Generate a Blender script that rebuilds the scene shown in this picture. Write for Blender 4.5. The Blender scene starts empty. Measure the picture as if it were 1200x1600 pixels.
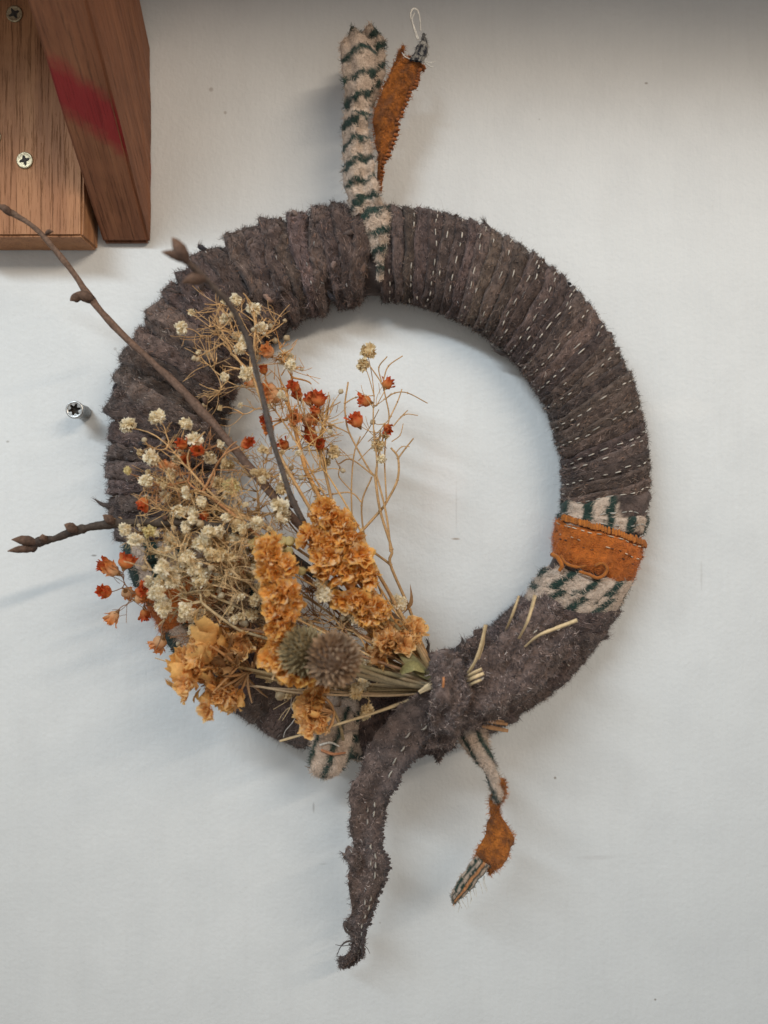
import bpy, math, random
import numpy as np
from mathutils import Vector, Matrix, Quaternion

random.seed(11)
RNG = np.random.default_rng(11)
sc = bpy.context.scene
COL = sc.collection

# ------------------------------------------------------------------ camera, world, lamps, exposure
K = 0.0004          # metres on the wall per photo pixel
D = 0.46            # camera to wall
cam_data = bpy.data.cameras.new('camera')
cam_data.sensor_fit = 'VERTICAL'
cam_data.sensor_height = 36.0
cam_data.lens = 36.0 * D / (1600 * K)
cam_data.clip_start = 0.01
cam_data.clip_end = 50
cam_data.dof.use_dof = True
cam_data.dof.focus_distance = D - 0.034
cam_data.dof.aperture_fstop = 3.3
cam = bpy.data.objects.new('camera', cam_data)
cam.location = (0, -D, 0)
cam.rotation_euler = (math.radians(90), 0, 0)
COL.objects.link(cam)
sc.camera = cam

w = bpy.data.worlds.new('World')
sc.world = w
w.use_nodes = True
w.node_tree.nodes['Background'].inputs[0].default_value = (1.0, 0.98, 0.93, 1)
w.node_tree.nodes['Background'].inputs[1].default_value = 0.335


def lamp(name, loc, target, sx, sy, power, color):
    l = bpy.data.lights.new(name, 'AREA')
    l.shape = 'RECTANGLE'
    l.size, l.size_y = sx, sy
    l.energy = power
    l.color = color
    l.spread = math.radians(64)
    o = bpy.data.objects.new(name, l)
    o.location = loc
    o.rotation_euler = (Vector(target) - Vector(loc)).to_track_quat('-Z', 'Y').to_euler()
    COL.objects.link(o)
    return o


lamp('ceiling_lamp_warm', (0.95, -1.25, 0.83), (-.02, 0, .26), 1.5, 0.05, 2.7, (1.0, 0.86, 0.70))
lamp('ceiling_lamp_cool', (-0.85, -1.2, 1.03), (-.02, 0, .04), 1.3, 0.14, 3.4, (0.77, 0.90, 1.0))

sc.view_settings.view_transform = 'Standard'
sc.view_settings.look = 'None'
sc.view_settings.exposure = 0.16
sc.view_settings.gamma = 1.0
sc.view_settings.use_curve_mapping = False
sc.render.engine = 'CYCLES'
sc.cycles.use_denoising = True
sc.cycles.denoising_input_passes = 'RGB_ALBEDO_NORMAL'
sc.cycles.denoising_prefilter = 'ACCURATE'
sc.cycles.max_bounces = 6


# ------------------------------------------------------------------ helpers
def P(px, py, d=0.0):
    s = K * (D - d) / D
    return np.array([(px - 600) * s, -d, (800 - py) * s])


def PA(a):
    a = np.asarray(a, float)
    s = K * (D - a[..., 2]) / D
    return np.stack([(a[..., 0] - 600) * s, -a[..., 2], (800 - a[..., 1]) * s], -1)


def unit(v):
    return v / np.maximum(np.linalg.norm(v, axis=-1, keepdims=True), 1e-12)


def vn(p, seed=0):
    """value noise in 0..1"""
    p = np.asarray(p, float)
    i = np.floor(p).astype(np.int64)
    f = p - i
    u = f * f * (3 - 2 * f)
    M = np.int64(0xffffffff)

    def h(x, y, z):
        n = (x * 374761393 + y * 668265263 + z * 1440662683 + seed * 974711) & M
        n = ((n ^ (n >> 13)) * 1274126177) & M
        n = ((n ^ (n >> 15)) * 40503 * 65) & M
        return ((n ^ (n >> 16)) & 0xffff) / 65535.0
    r = 0
    for dx in (0, 1):
        wx = u[..., 0] if dx else 1 - u[..., 0]
        for dy in (0, 1):
            wy = u[..., 1] if dy else 1 - u[..., 1]
            for dz in (0, 1):
                wz = u[..., 2] if dz else 1 - u[..., 2]
                r = r + wx * wy * wz * h(i[..., 0] + dx, i[..., 1] + dy, i[..., 2] + dz)
    return r


def fbm(p, seed=0, octs=3):
    r, a, t = 0, 1.0, 0
    for k in range(octs):
        r = r + a * vn(np.asarray(p) * (2 ** k), seed + k * 7)
        t += a
        a *= .5
    return r / t


def catmull(pts, n):
    pts = np.asarray(pts, float)
    m = len(pts)
    if m == 2:
        t = np.linspace(0, 1, n)[:, None]
        return pts[0] * (1 - t) + pts[1] * t
    e = np.vstack([2 * pts[0] - pts[1], pts, 2 * pts[-1] - pts[-2]])
    t = np.linspace(0, m - 1, n)
    i = np.minimum(t.astype(int), m - 2)
    f = (t - i)[:, None]
    a, b, c, d = e[i], e[i + 1], e[i + 2], e[i + 3]
    return .5 * (2 * b + (c - a) * f + (2 * a - 5 * b + 4 * c - d) * f ** 2 + (3 * b - 3 * c + d - a) * f ** 3)


class MB:
    def __init__(self):
        self.v, self.c, self.q, self.t, self.n = [], [], [], [], 0

    def add(self, v, quads=None, tris=None, col=(.5, .5, .5)):
        v = np.asarray(v, float).reshape(-1, 3)
        c = np.asarray(col, float)
        if c.ndim == 1:
            c = np.tile(c[:3], (len(v), 1))
        self.v.append(v)
        self.c.append(c.reshape(-1, 3))
        if quads is not None and len(quads):
            self.q.append(np.asarray(quads, np.int64).reshape(-1, 4) + self.n)
        if tris is not None and len(tris):
            self.t.append(np.asarray(tris, np.int64).reshape(-1, 3) + self.n)
        self.n += len(v)

    def grid(self, v, col, close_u=False, close_v=False):
        """v: (nu, nv, 3)"""
        nu, nv = v.shape[:2]
        idx = np.arange(nu * nv).reshape(nu, nv)
        if close_u:
            idx = np.vstack([idx, idx[:1]])
        if close_v:
            idx = np.hstack([idx, idx[:, :1]])
        q = np.stack([idx[:-1, :-1], idx[1:, :-1], idx[1:, 1:], idx[:-1, 1:]], -1).reshape(-1, 4)
        c = np.asarray(col, float)
        if c.ndim > 1:
            c = c.reshape(-1, 3)
        self.add(v.reshape(-1, 3), quads=q, col=c)

    def mesh(self, name, smooth=True):
        v = np.vstack(self.v)
        c = np.vstack(self.c)
        q = np.vstack(self.q) if self.q else np.zeros((0, 4), np.int64)
        t = np.vstack(self.t) if self.t else np.zeros((0, 3), np.int64)
        me = bpy.data.meshes.new(name)
        me.vertices.add(len(v))
        me.vertices.foreach_set('co', v.astype(np.float32).ravel())
        nl = q.size + t.size
        me.loops.add(nl)
        me.loops.foreach_set('vertex_index', np.concatenate([q.ravel(), t.ravel()]).astype(np.int32))
        me.polygons.add(len(q) + len(t))
        starts = np.concatenate([np.arange(len(q)) * 4, q.size + np.arange(len(t)) * 3]).astype(np.int32)
        me.polygons.foreach_set('loop_start', starts)
        me.update(calc_edges=True)
        me.polygons.foreach_set('use_smooth', np.full(len(q) + len(t), smooth, bool))
        ca = me.color_attributes.new('Col', 'FLOAT_COLOR', 'POINT')
        ca.data.foreach_set('color', np.hstack([np.clip(c, 0, 1), np.ones((len(c), 1))]).astype(np.float32).ravel())
        me.validate()
        return me

    def build(self, name, mat, parent=None, smooth=True):
        me = self.mesh(name, smooth)
        me.materials.append(mat)
        o = bpy.data.objects.new(name, me)
        COL.objects.link(o)
        if parent is not None:
            o.parent = parent
        return o


def tag(o, label=None, cat=None, group=None, kind=None):
    if label:
        o['label'] = label
    if cat:
        o['category'] = cat
    if group:
        o['group'] = group
    if kind:
        o['kind'] = kind
    return o


def empty(name, label, cat, group=None):
    # the scene's things hang on the wall; their Empties stay at the wall's origin of coordinates
    o = bpy.data.objects.new(name, None)
    o.empty_display_size = 0.01
    COL.objects.link(o)
    return tag(o, label, cat, group)


def tube(mb, pts, radii, col, n=6, jitter=0.0, caps=True):
    pts = np.asarray(pts, float)
    m = len(pts)
    r = np.broadcast_to(np.asarray(radii, float), (m,)) if np.ndim(radii) == 0 else np.interp(
        np.linspace(0, 1, m), np.linspace(0, 1, len(radii)), radii)
    T = unit(np.gradient(pts, axis=0))
    ref = np.array([0.31, -0.9, 0.3])
    A = unit(np.cross(T, ref))
    B = np.cross(T, A)
    a = np.linspace(0, 2 * np.pi, n, endpoint=False)
    ring = A[:, None] * np.cos(a)[None, :, None] + B[:, None] * np.sin(a)[None, :, None]
    rr = np.tile(r[:, None, None], (1, n, 1))
    if jitter:
        rr = rr * (1 + RNG.uniform(-jitter, jitter, (m, n, 1)))
    v = pts[:, None] + ring * rr
    c = np.asarray(col, float)
    if c.ndim == 1:
        c = np.tile(c, (m, n, 1)) * RNG.uniform(.85, 1.15, (m, 1, 1))
    else:
        ci = np.stack([np.interp(np.linspace(0, 1, m), np.linspace(0, 1, len(c)), c[:, k]) for k in range(3)], -1)
        c = np.tile(ci[:, None], (1, n, 1)) * RNG.uniform(.88, 1.12, (m, 1, 1))
    base = mb.n
    mb.grid(v, c, close_v=True)
    if caps:
        for row, tip, sgn in ((0, pts[0] - T[0] * r[0] * .5, 1), (m - 1, pts[-1] + T[-1] * r[-1] * .5, -1)):
            k = np.arange(n) + row * n
            tri = [[k[i], k[(i + 1) % n], m * n] for i in range(n)]
            # a tip vertex of its own
            vv = np.vstack([v.reshape(-1, 3)[k], tip])
            tri = [[i, (i + 1) % n, n] for i in range(n)]
            mb.add(vv, tris=tri, col=np.vstack([c.reshape(-1, 3)[k], c.reshape(-1, 3)[k[:1]]]))


def fibres(mb, base, nrm, tan, L, W, col, lift=.35, curl=.5):
    """short tapering wool fibres: three bends each"""
    n = len(base)
    L = np.broadcast_to(L, (n,))[:, None]
    W = np.broadcast_to(W, (n,))[:, None]
    d = unit(tan + nrm * (lift * RNG.uniform(.1, 1.6, (n, 1))))
    bend = unit(RNG.normal(size=(n, 3)))
    p0 = base - nrm * .0001
    p1 = p0 + d * L * .4
    d2 = unit(d + bend * curl + nrm * .12)
    p2 = p1 + d2 * L * .35
    d3 = unit(d2 + unit(RNG.normal(size=(n, 3))) * curl * 1.4)
    p3 = p2 + d3 * L * .3
    s = unit(np.cross(d, nrm + .6 * RNG.normal(size=(n, 3)))) * W
    v = np.stack([p0 - s, p0 + s, p1 - s * .9, p1 + s * .9, p2 - s * .6, p2 + s * .6, p3], 1)
    b = np.arange(n)[:, None] * 7
    q = np.concatenate([b + np.array([[0, 1, 3, 2]]), b + np.array([[2, 3, 5, 4]])])
    t = b + np.array([[4, 5, 6]])
    mb.add(v, quads=q, tris=t, col=np.repeat(col[:, None], 7, 1))


# ------------------------------------------------------------------ materials
def new_mat(name):
    m = bpy.data.materials.new(name)
    m.use_nodes = True
    nt = m.node_tree
    return m, nt, nt.nodes['Principled BSDF']


def nd(nt, t, **kw):
    n = nt.nodes.new(t)
    for k, v in kw.items():
        setattr(n, k, v)
    return n


def noise(nt, scale, detail=4, rough=.55, vec=None, dim='3D'):
    n = nd(nt, 'ShaderNodeTexNoise')
    n.inputs['Scale'].default_value = scale
    n.inputs['Detail'].default_value = detail
    n.inputs['Roughness'].default_value = rough
    if vec is not None:
        nt.links.new(vec, n.inputs['Vector'])
    return n.outputs[0]


def ramp(nt, fac, stops, interp='LINEAR'):
    r = nd(nt, 'ShaderNodeValToRGB')
    r.color_ramp.interpolation = interp
    el = r.color_ramp.elements
    while len(el) > 2:
        el.remove(el[-1])
    for i, (p, c) in enumerate(stops):
        e = el[i] if i < 2 else el.new(p)
        e.position = p
        e.color = (*c, 1) if len(c) == 3 else c
    nt.links.new(fac, r.inputs[0])
    return r.outputs[0]


def mix(nt, fac, a, b, mode='MIX'):
    m = nd(nt, 'ShaderNodeMix', data_type='RGBA', blend_type=mode)
    for s, x in ((m.inputs[0], fac), (m.inputs[6], a), (m.inputs[7], b)):
        if hasattr(x, 'links'):
            nt.links.new(x, s)
        elif isinstance(x, (int, float)):
            s.default_value = x
        else:
            s.default_value = (*x, 1)
    return m.outputs[2]


def math_n(nt, op, a, b=None, c=None):
    m = nd(nt, 'ShaderNodeMath', operation=op)
    for s, x in zip(m.inputs, (a, b, c)):
        if x is None:
            continue
        if hasattr(x, 'links'):
            nt.links.new(x, s)
        else:
            s.default_value = x
    return m.outputs[0]


def bump(nt, bsdf, h, strength, dist):
    b = nd(nt, 'ShaderNodeBump')
    b.inputs['Strength'].default_value = strength
    b.inputs['Distance'].default_value = dist
    nt.links.new(h, b.inputs['Height'])
    nt.links.new(b.outputs[0], bsdf.inputs['Normal'])


def obj_vec(nt, scale=(1, 1, 1), rx=0.0):
    tc = nd(nt, 'ShaderNodeTexCoord')
    mp = nd(nt, 'ShaderNodeMapping')
    mp.inputs['Scale'].default_value = scale
    src = tc.outputs['Object']
    if rx:
        m0 = nd(nt, 'ShaderNodeMapping')
        m0.inputs['Rotation'].default_value = (rx, 0, 0)
        nt.links.new(src, m0.inputs[0])
        src = m0.outputs[0]
    nt.links.new(src, mp.inputs[0])
    return mp.outputs[0]


def col_attr(nt):
    a = nd(nt, 'ShaderNodeVertexColor')
    a.layer_name = 'Col'
    return a.outputs[0]


def attr_mat(name, rough=.9, var=(.75, 1.2), nscale=900, bstr=.35, bdist=.0004, sheen=0.0, transl=0.0, spec=.2):
    m, nt, b = new_mat(name)
    v = obj_vec(nt)
    f = noise(nt, nscale, 4, .6, v)
    k = ramp(nt, f, [(.3, (var[0],) * 3), (.7, (var[1],) * 3)])
    c = mix(nt, 1.0, col_attr(nt), k, 'MULTIPLY')
    nt.links.new(c, b.inputs['Base Color'])
    b.inputs['Roughness'].default_value = rough
    b.inputs['Specular IOR Level'].default_value = spec
    if sheen:
        b.inputs['Sheen Weight'].default_value = sheen
        b.inputs['Sheen Roughness'].default_value = .6
    if bstr:
        bump(nt, b, f, bstr, bdist)
    if transl:
        tr = nd(nt, 'ShaderNodeBsdfTranslucent')
        nt.links.new(c, tr.inputs[0])
        ms = nd(nt, 'ShaderNodeMixShader')
        ms.inputs[0].default_value = transl
        nt.links.new(b.outputs[0], ms.inputs[1])
        nt.links.new(tr.outputs[0], ms.inputs[2])
        nt.links.new(ms.outputs[0], nt.nodes['Material Output'].inputs[0])
    return m


M_WOOL = attr_mat('wool', .95, (.7, 1.25), 1500, .6, .0006, sheen=.15, spec=.1)
M_STEM = attr_mat('dried_stem', .75, (.7, 1.25), 900, .3, .0002, spec=.25)
M_BARK = attr_mat('twig_bark', .85, (.6, 1.3), 700, .6, .0005, spec=.2)
M_PETAL = attr_mat('dried_petal', .7, (.88, 1.1), 700, .2, .0002, transl=.42, spec=.2)
M_PAPER = attr_mat('papery_petal', .6, (.78, 1.15), 420, .4, .0004, transl=.48, spec=.3)
M_BRACT = attr_mat('thistle_bract', .85, (.75, 1.2), 700, .2, .0002, spec=.15)
M_STRAW = attr_mat('straw', .55, (.8, 1.15), 800, .3, .0002, spec=.35)


def wall_mat():
    m, nt, b = new_mat('painted_wall')
    v = obj_vec(nt)
    big = noise(nt, 5, 3, .5, v)
    mid = noise(nt, 28, 4, .6, v)
    c = mix(nt, ramp(nt, big, [(.35, (0, 0, 0)), (.65, (1, 1, 1))]), (.635, .640, .632), (.665, .668, .660))
    c = mix(nt, ramp(nt, mid, [(.40, (0, 0, 0)), (.75, (.8, .8, .8))]), c, (.60, .605, .60))
    # roller streaks, run vertically
    streak = noise(nt, 1.0, 5, .65, obj_vec(nt, (420, 1, 26)))
    c = mix(nt, .07, c, ramp(nt, streak, [(.3, (.50, .50, .49)), (.7, (.76, .76, .75))]))
    # sparse specks and scuffs of dirt
    vo = nd(nt, 'ShaderNodeTexVoronoi')
    vo.inputs['Scale'].default_value = 34
    nt.links.new(obj_vec(nt, (1, 1, 1)), vo.inputs['Vector'])
    sp = ramp(nt, vo.outputs['Distance'], [(.018, (1, 1, 1)), (.034, (0, 0, 0))])
    msk = ramp(nt, noise(nt, 11, 2, .5, v), [(.48, (0, 0, 0)), (.53, (1, 1, 1))])
    c = mix(nt, mix(nt, 1, sp, msk, 'MULTIPLY'), c, (.30, .27, .24))
    sm = noise(nt, 1.0, 3, .6, obj_vec(nt, (60, 1, 9)))
    c = mix(nt, ramp(nt, sm, [(.56, (0, 0, 0)), (.80, (.16, .16, .16))]), c, (.50, .485, .465))
    # scuffs, a dried run of paint and a filled patch, each with its own shape
    se = nd(nt, 'ShaderNodeSeparateXYZ')
    tc = nd(nt, 'ShaderNodeTexCoord')
    nt.links.new(tc.outputs['Object'], se.inputs[0])
    wobb = noise(nt, 180, 4, .6, v)
    for px, py, hw_, hh_, cl, amt in ((147, 868, 5, 1.6, (.22, .20, .18), .8), (12, 690, 3, 2, (.3, .28, .25), .7), (713, 790, 1.6, 44, (.46, .45, .43), .5), (712, 842, 8, 1.8, (.30, .22, .16), .7),
                                      (795, 1190, 40, 30, (.72, .72, .71), .55), (690, 760, 40, 90, (.70, .67, .65), .4), (180, 545, 3, 3, (.36, .34, .32), .6), (360, 1060, 4, 10, (.4, .38, .36), .5),
                                      (1010, 130, 3, 2, (.28, .25, .22), .8), (490, 1262, 2, 9, (.34, .32, .3), .6), (505, 1350, 9, 1.2, (.45, .44, .42), .5), (1096, 900, 2, 26, (.5, .49, .47), .5),
                                      (930, 1340, 30, 4, (.55, .54, .53), .5), (330, 140, 4, 4, (.34, .30, .27), .6), (352, 176, 3, 3, (.34, .30, .27), .6), (1060, 640, 60, 22, (.70, .69, .67), .4)):
        dx = math_n(nt, 'MULTIPLY', math_n(nt, 'SUBTRACT', se.outputs[0], (px - 600) * K), 1 / (hw_ * K))
        dz_ = math_n(nt, 'MULTIPLY', math_n(nt, 'SUBTRACT', se.outputs[2], (800 - py) * K), 1 / (hh_ * K))
        rr_ = math_n(nt, 'ADD', math_n(nt, 'MULTIPLY', dx, dx), math_n(nt, 'MULTIPLY', dz_, dz_))
        rr_ = math_n(nt, 'MULTIPLY', math_n(nt, 'ADD', rr_, math_n(nt, 'MULTIPLY', wobb, 1.2)), .5)
        c = mix(nt, ramp(nt, rr_, [(.4, (amt,) * 3), (.85, (0, 0, 0))]), c, cl)
    nt.links.new(c, b.inputs['Base Color'])
    b.inputs['Roughness'].default_value = .62
    b.inputs['Specular IOR Level'].default_value = .3
    f1 = noise(nt, 330, 5, .6, v)
    f2 = noise(nt, 1.0, 4, .6, obj_vec(nt, (900, 1, 120)))
    h = math_n(nt, 'ADD', f1, math_n(nt, 'MULTIPLY', f2, .16))
    dent = noise(nt, 46, 3, .5, v)
    h = math_n(nt, 'ADD', h, math_n(nt, 'MULTIPLY', dent, 1.1))
    bump(nt, b, h, .48, .0008)
    return m


def wood_mat(name, dark, mid, light, red=False, zs=9):
    m, nt, b = new_mat(name)
    rx = -math.atan2(1, .845) if red else 0.0
    v = obj_vec(nt, (230, 230, zs), rx)
    g1 = noise(nt, 1.0, 6, .65, v)
    g2 = noise(nt, 1.0, 3, .5, obj_vec(nt, (55, 55, 3.2), rx))
    pores = noise(nt, 1.0, 4, .75, obj_vec(nt, (900, 900, 30), rx))
    c = ramp(nt, g1, [(.25, dark), (.5, mid), (.75, light)])
    c = mix(nt, .45, c, ramp(nt, g2, [(.3, dark), (.55, mid), (.8, light)]))
    pm = ramp(nt, pores, [(.31, (1, 1, 1)), (.45, (0, 0, 0))])
    c = mix(nt, mix(nt, 1, pm, (.6, .6, .6), 'MULTIPLY'), c, tuple(x * .28 for x in dark))
    stain = ramp(nt, noise(nt, 26, 4, .6, obj_vec(nt)), [(.5, (0, 0, 0)), (.75, (.5, .5, .5))])
    c = mix(nt, stain, c, tuple(x * .6 for x in dark))
    if red:
        tc = nd(nt, 'ShaderNodeTexCoord')
        se = nd(nt, 'ShaderNodeSeparateXYZ')
        nt.links.new(tc.outputs['Object'], se.inputs[0])
        # a slanting swipe of red spray paint across the lower face
        line = math_n(nt, 'MULTIPLY_ADD', math_n(nt, 'ADD', se.outputs[0], .1595), -.48, .2185)
        dist = math_n(nt, 'ABSOLUTE', math_n(nt, 'SUBTRACT', se.outputs[2], line))
        wob = math_n(nt, 'MULTIPLY', math_n(nt, 'SUBTRACT', noise(nt, 90, 6, .7, obj_vec(nt)), .5), .013)
        dd = math_n(nt, 'ADD', dist, wob)
        mk = ramp(nt, math_n(nt, 'MULTIPLY', dd, 50), [(.26, (.88, .88, .88)), (.64, (0, 0, 0))])
        # paint only took on the face, not round the arris
        face = ramp(nt, math_n(nt, 'MULTIPLY_ADD', se.outputs[0], 100, 17.5), [(.0, (1, 1, 1)), (1, (1, 1, 1))])
        ge = nd(nt, 'ShaderNodeNewGeometry')
        sn = nd(nt, 'ShaderNodeSeparateXYZ')
        nt.links.new(ge.outputs['Normal'], sn.inputs[0])
        side = ramp(nt, math_n(nt, 'ABSOLUTE', sn.outputs[0]), [(.55, (1, 1, 1)), (.8, (0, 0, 0))])
        c = mix(nt, mix(nt, 1, mk, side, 'MULTIPLY'), c, (.24, .012, .017))
    nt.links.new(c, b.inputs['Base Color'])
    b.inputs['Roughness'].default_value = .62
    b.inputs['Specular IOR Level'].default_value = .3
    bump(nt, b, math_n(nt, 'SUBTRACT', g1, pm), .7, .0008)
    return m


def metal_mat(name, col, rough):
    m, nt, b = new_mat(name)
    f = noise(nt, 900, 4, .6, obj_vec(nt))
    c = mix(nt, ramp(nt, f, [(.4, (0, 0, 0)), (.7, (1, 1, 1))]), col, tuple(x * .5 for x in col))
    nt.links.new(c, b.inputs['Base Color'])
    b.inputs['Metallic'].default_value = .9
    b.inputs['Roughness'].default_value = rough
    bump(nt, b, f, .3, .0003)
    return m


M_WALL = wall_mat()
M_POST = wood_mat('pale_wood', (.21, .085, .037), (.37, .170, .078), (.48, .25, .122))
M_BRACE = wood_mat('reddish_wood', (.125, .046, .022), (.22, .087, .042), (.31, .138, .066), red=True, zs=14)
M_SHELF = wood_mat('shelf_wood', (.17, .07, .04), (.27, .12, .07), (.36, .18, .105))
M_BRASS = metal_mat('yellowed_zinc', (.46, .38, .25), .45)
M_STEEL = metal_mat('galvanised_steel', (.55, .54, .52), .38)
M_RECESS, _nt, _b = new_mat('screw_recess_dark')  # near-black mottled tone given to the recesses of all the screws
_nt.links.new(ramp(_nt, noise(_nt, 700, 3, .5, obj_vec(_nt)), [(.3, (.012, .010, .008)), (.7, (.05, .04, .03))]),
              _b.inputs['Base Color'])
_b.inputs['Roughness'].default_value = .8

# ------------------------------------------------------------------ wall, shelf, bracket
mb = MB()
g = 1.6
mb.add([(-g, 0, -g), (g, 0, -g), (g, 0, g), (-g, 0, g)], quads=[[0, 1, 2, 3]], col=(.6, .6, .6))
wall = mb.build('wall', M_WALL, smooth=False)
tag(wall, 'pale grey painted wall', None, None, 'structure')


def prism(name, poly_dz, x0, x1, mat, parent, bevel=.0012, jitter=0.0):
    """poly in (d, z), extruded along x"""
    import bmesh
    bm = bmesh.new()
    a = [bm.verts.new((x0, -d, z)) for d, z in poly_dz]
    b = [bm.verts.new((x1, -d, z)) for d, z in poly_dz]
    n = len(a)
    bm.faces.new(a)
    bm.faces.new(b[::-1])
    for i in range(n):
        bm.faces.new((a[i], b[i], b[(i + 1) % n], a[(i + 1) % n]))
    bmesh.ops.recalc_face_normals(bm, faces=bm.faces)
    if jitter:
        bmesh.ops.subdivide_edges(bm, edges=bm.edges, cuts=10, use_grid_fill=True)
    bmesh.ops.bevel(bm, geom=[e for e in bm.edges if e.calc_face_angle(0) > .5], offset=bevel, segments=2, affect='EDGES')
    if jitter:
        for vv in bm.verts:
            c = np.array(vv.co)
            k = vn(c * 90, 3) - .5
            vv.co.x += k * jitter
            vv.co.y += (vn(c * 90 + 40, 4) - .5) * jitter
    me = bpy.data.meshes.new(name)
    bm.to_mesh(me)
    bm.free()
    me.materials.append(mat)
    o = bpy.data.objects.new(name, me)
    COL.objects.link(o)
    if parent:
        o.parent = parent
    return o


SHELF_Z, SHELF_D = .42, .305
o = prism('wall_shelf', [(0, SHELF_Z), (SHELF_D, SHELF_Z), (SHELF_D, SHELF_Z + .022), (0, SHELF_Z + .022)], -1.2, 1.2, M_SHELF, None)
tag(o, 'wooden wall shelf above, carried by the wooden bracket', 'shelf')

bracket = empty('shelf_bracket', 'wooden shelf bracket in the corner with a red paint swipe on its brace', 'bracket')
post = prism('upright_post', [(.0005, .163), (.0245, .1632), (.0245, SHELF_Z), (.0005, SHELF_Z)], -.252, -.1782, M_POST, bracket, .0013, .0010)
tag(post, 'pale brown upright block with screws')
zt = SHELF_Z - .002
sl = .845
d_top = .003 + (zt - .168) / sl
brace = prism('diagonal_brace', [(.0006, .1675), (.004, .1672), (d_top, zt), (.0006 + (zt - .289) / sl, zt), (.0006, .289)],
              -.1742, -.1452, M_BRACE, bracket, .0016, .0012)
tag(brace, 'darker reddish brace with a swipe of red paint')


def disc_rings(mb, c, profile, n, col, twist=0):
    """lathe about the -y axis: profile of (radius, depth towards camera)"""
    a = np.linspace(0, 2 * np.pi, n, endpoint=False) + twist
    v = np.array([[c + np.array([r * math.cos(t), -h, r * math.sin(t)]) for t in a] for r, h in profile])
    mb.grid(v, col, close_v=True)


def star_recess(mb, c, R, depth, lobes, rot, inner=.38, n_sub=4):
    """a star shaped pit: rim at the face, floor below"""
    n = lobes * n_sub * 2
    a = np.linspace(0, 2 * np.pi, n, endpoint=False)
    rr = R * (inner + (1 - inner) * np.clip(.5 + .9 * np.cos(a * lobes), 0, 1))
    rim = np.stack([c[0] + rr * np.cos(a + rot), np.full(n, c[1]), c[2] + rr * np.sin(a + rot)], -1)
    floor = np.stack([c[0] + rr * .7 * np.cos(a + rot), np.full(n, c[1] + depth), c[2] + rr * .7 * np.sin(a + rot)], -1)
    mb.grid(np.stack([rim, floor]), (.03, .03, .03), close_v=True)
    mb.add(np.vstack([floor, [[c[0], c[1] + depth * 1.3, c[2]]]]), tris=[[i, (i + 1) % n, n] for i in range(n)], col=(.03, .03, .03))


def post_screw(px, py, rot):
    c = P(px, py, .0247)
    R = .0050
    m = MB()
    disc_rings(m, c, [(R * .98, -.0008), (R, .0003), (R * .93, .0008), (R * .80, .00062), (R * .55, .0006), (.0001, .0006)], 28, (.5, .5, .5))
    h = m.build('screw', M_BRASS, bracket)
    m = MB()
    # cross recess plus the four little star ticks, as raised-rim pit floor just proud of the head
    n = 32
    a = np.linspace(0, 2 * np.pi, n, endpoint=False)
    rr = R * (.20 + .48 * np.abs(np.cos(2 * a)) ** 2.2 + .12 * np.abs(np.sin(2 * a)) ** 8) * RNG.uniform(.9, 1.1, n)
    ring = np.stack([c[0] + rr * np.cos(a + rot), np.full(n, c[1] - .00072), c[2] + rr * np.sin(a + rot)], -1)
    ring2 = ring.copy()
    ring2[:, 1] += .0008
    m.grid(np.stack([ring2, ring]), (.02, .02, .02), close_v=True)
    m.add(np.vstack([ring, [[c[0], c[1] - .00066, c[2]]]]), tris=[[i, (i + 1) % n, n] for i in range(n)], col=(.02, .02, .02))
    m.build('screw_recess', M_RECESS, h, smooth=False)


post_screw(23, 22, .5)
post_screw(39, 251, .25)
post_screw(-11, 214, .9)

# the screw left in the wall
ws = empty('wall_screw', 'short steel screw standing out of the bare wall beside the wreath', 'screw')
m = MB()
c = P(116, 640, .0165)
cb = np.array([c[0], 0, c[2]])
R = .0054
disc_rings(m, c, [(R * .86, -.0032), (R * .97, -.0026), (R, -.0005), (R * .97, 0), (R * .80, .0001), (R * .74, -.0004)], 30, (.5, .5, .5))
m.build('screw_head', M_STEEL, ws)
m = MB()
prof = [(R * .86, .0134)]
for i in range(12):
    prof += [(R * (.66 if i % 2 else .84), .0128 - i * .0011)]
disc_rings(m, cb, prof, 22, (.5, .5, .5))
m.build('shank', M_STEEL, ws)
m = MB()
star_recess(m, c + np.array([0, .0004, 0]), R * .70, .0022, 6, .2, .62)
rim = [(R * .76, -.0004), (R * .50, -.0003)]
m.build('socket', M_RECESS, ws, smooth=False)
m = MB()
a = np.linspace(0, 2 * np.pi, 48, endpoint=False)
rr = R * .70 * (.62 + .38 * np.clip(.5 + .9 * np.cos((a) * 6), 0, 1))
outer = np.stack([c[0] + R * .76 * np.cos(a + .2), np.full(48, c[1] + .0003), c[2] + R * .76 * np.sin(a + .2)], -1)
inner = np.stack([c[0] + rr * np.cos(a + .2), np.full(48, c[1] + .0004), c[2] + rr * np.sin(a + .2)], -1)
m.grid(np.stack([outer, inner]), (.5, .5, .5), close_v=True)
m.build('socket_rim', M_STEEL, ws)

# ------------------------------------------------------------------ the wreath
wreath = empty('wreath', 'round wreath wound with brown wool strips, hung on the wall', 'wreath')
CX, CY, D0, BD = 590.0, 755.0, .0145, .0135
SC = K * (D - D0) / D
TH = np.array([0, 20, 45, 70, 90, 110, 125, 145, 165, 180, 195, 210, 225, 240, 255, 270, 285, 300, 315, 330, 345, 360.])
RO = np.array([432, 434, 432, 428, 424, 424, 425, 424, 428, 432, 432, 420, 414, 408, 410, 422, 430, 440, 449, 446, 436, 432.])
RI = np.array([287, 285, 286, 288, 290, 292, 290, 287, 290, 286, 280, 268, 255, 246, 246, 248, 256, 266, 276, 282, 287, 287.])


RO -= 7
RI += 5


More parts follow.
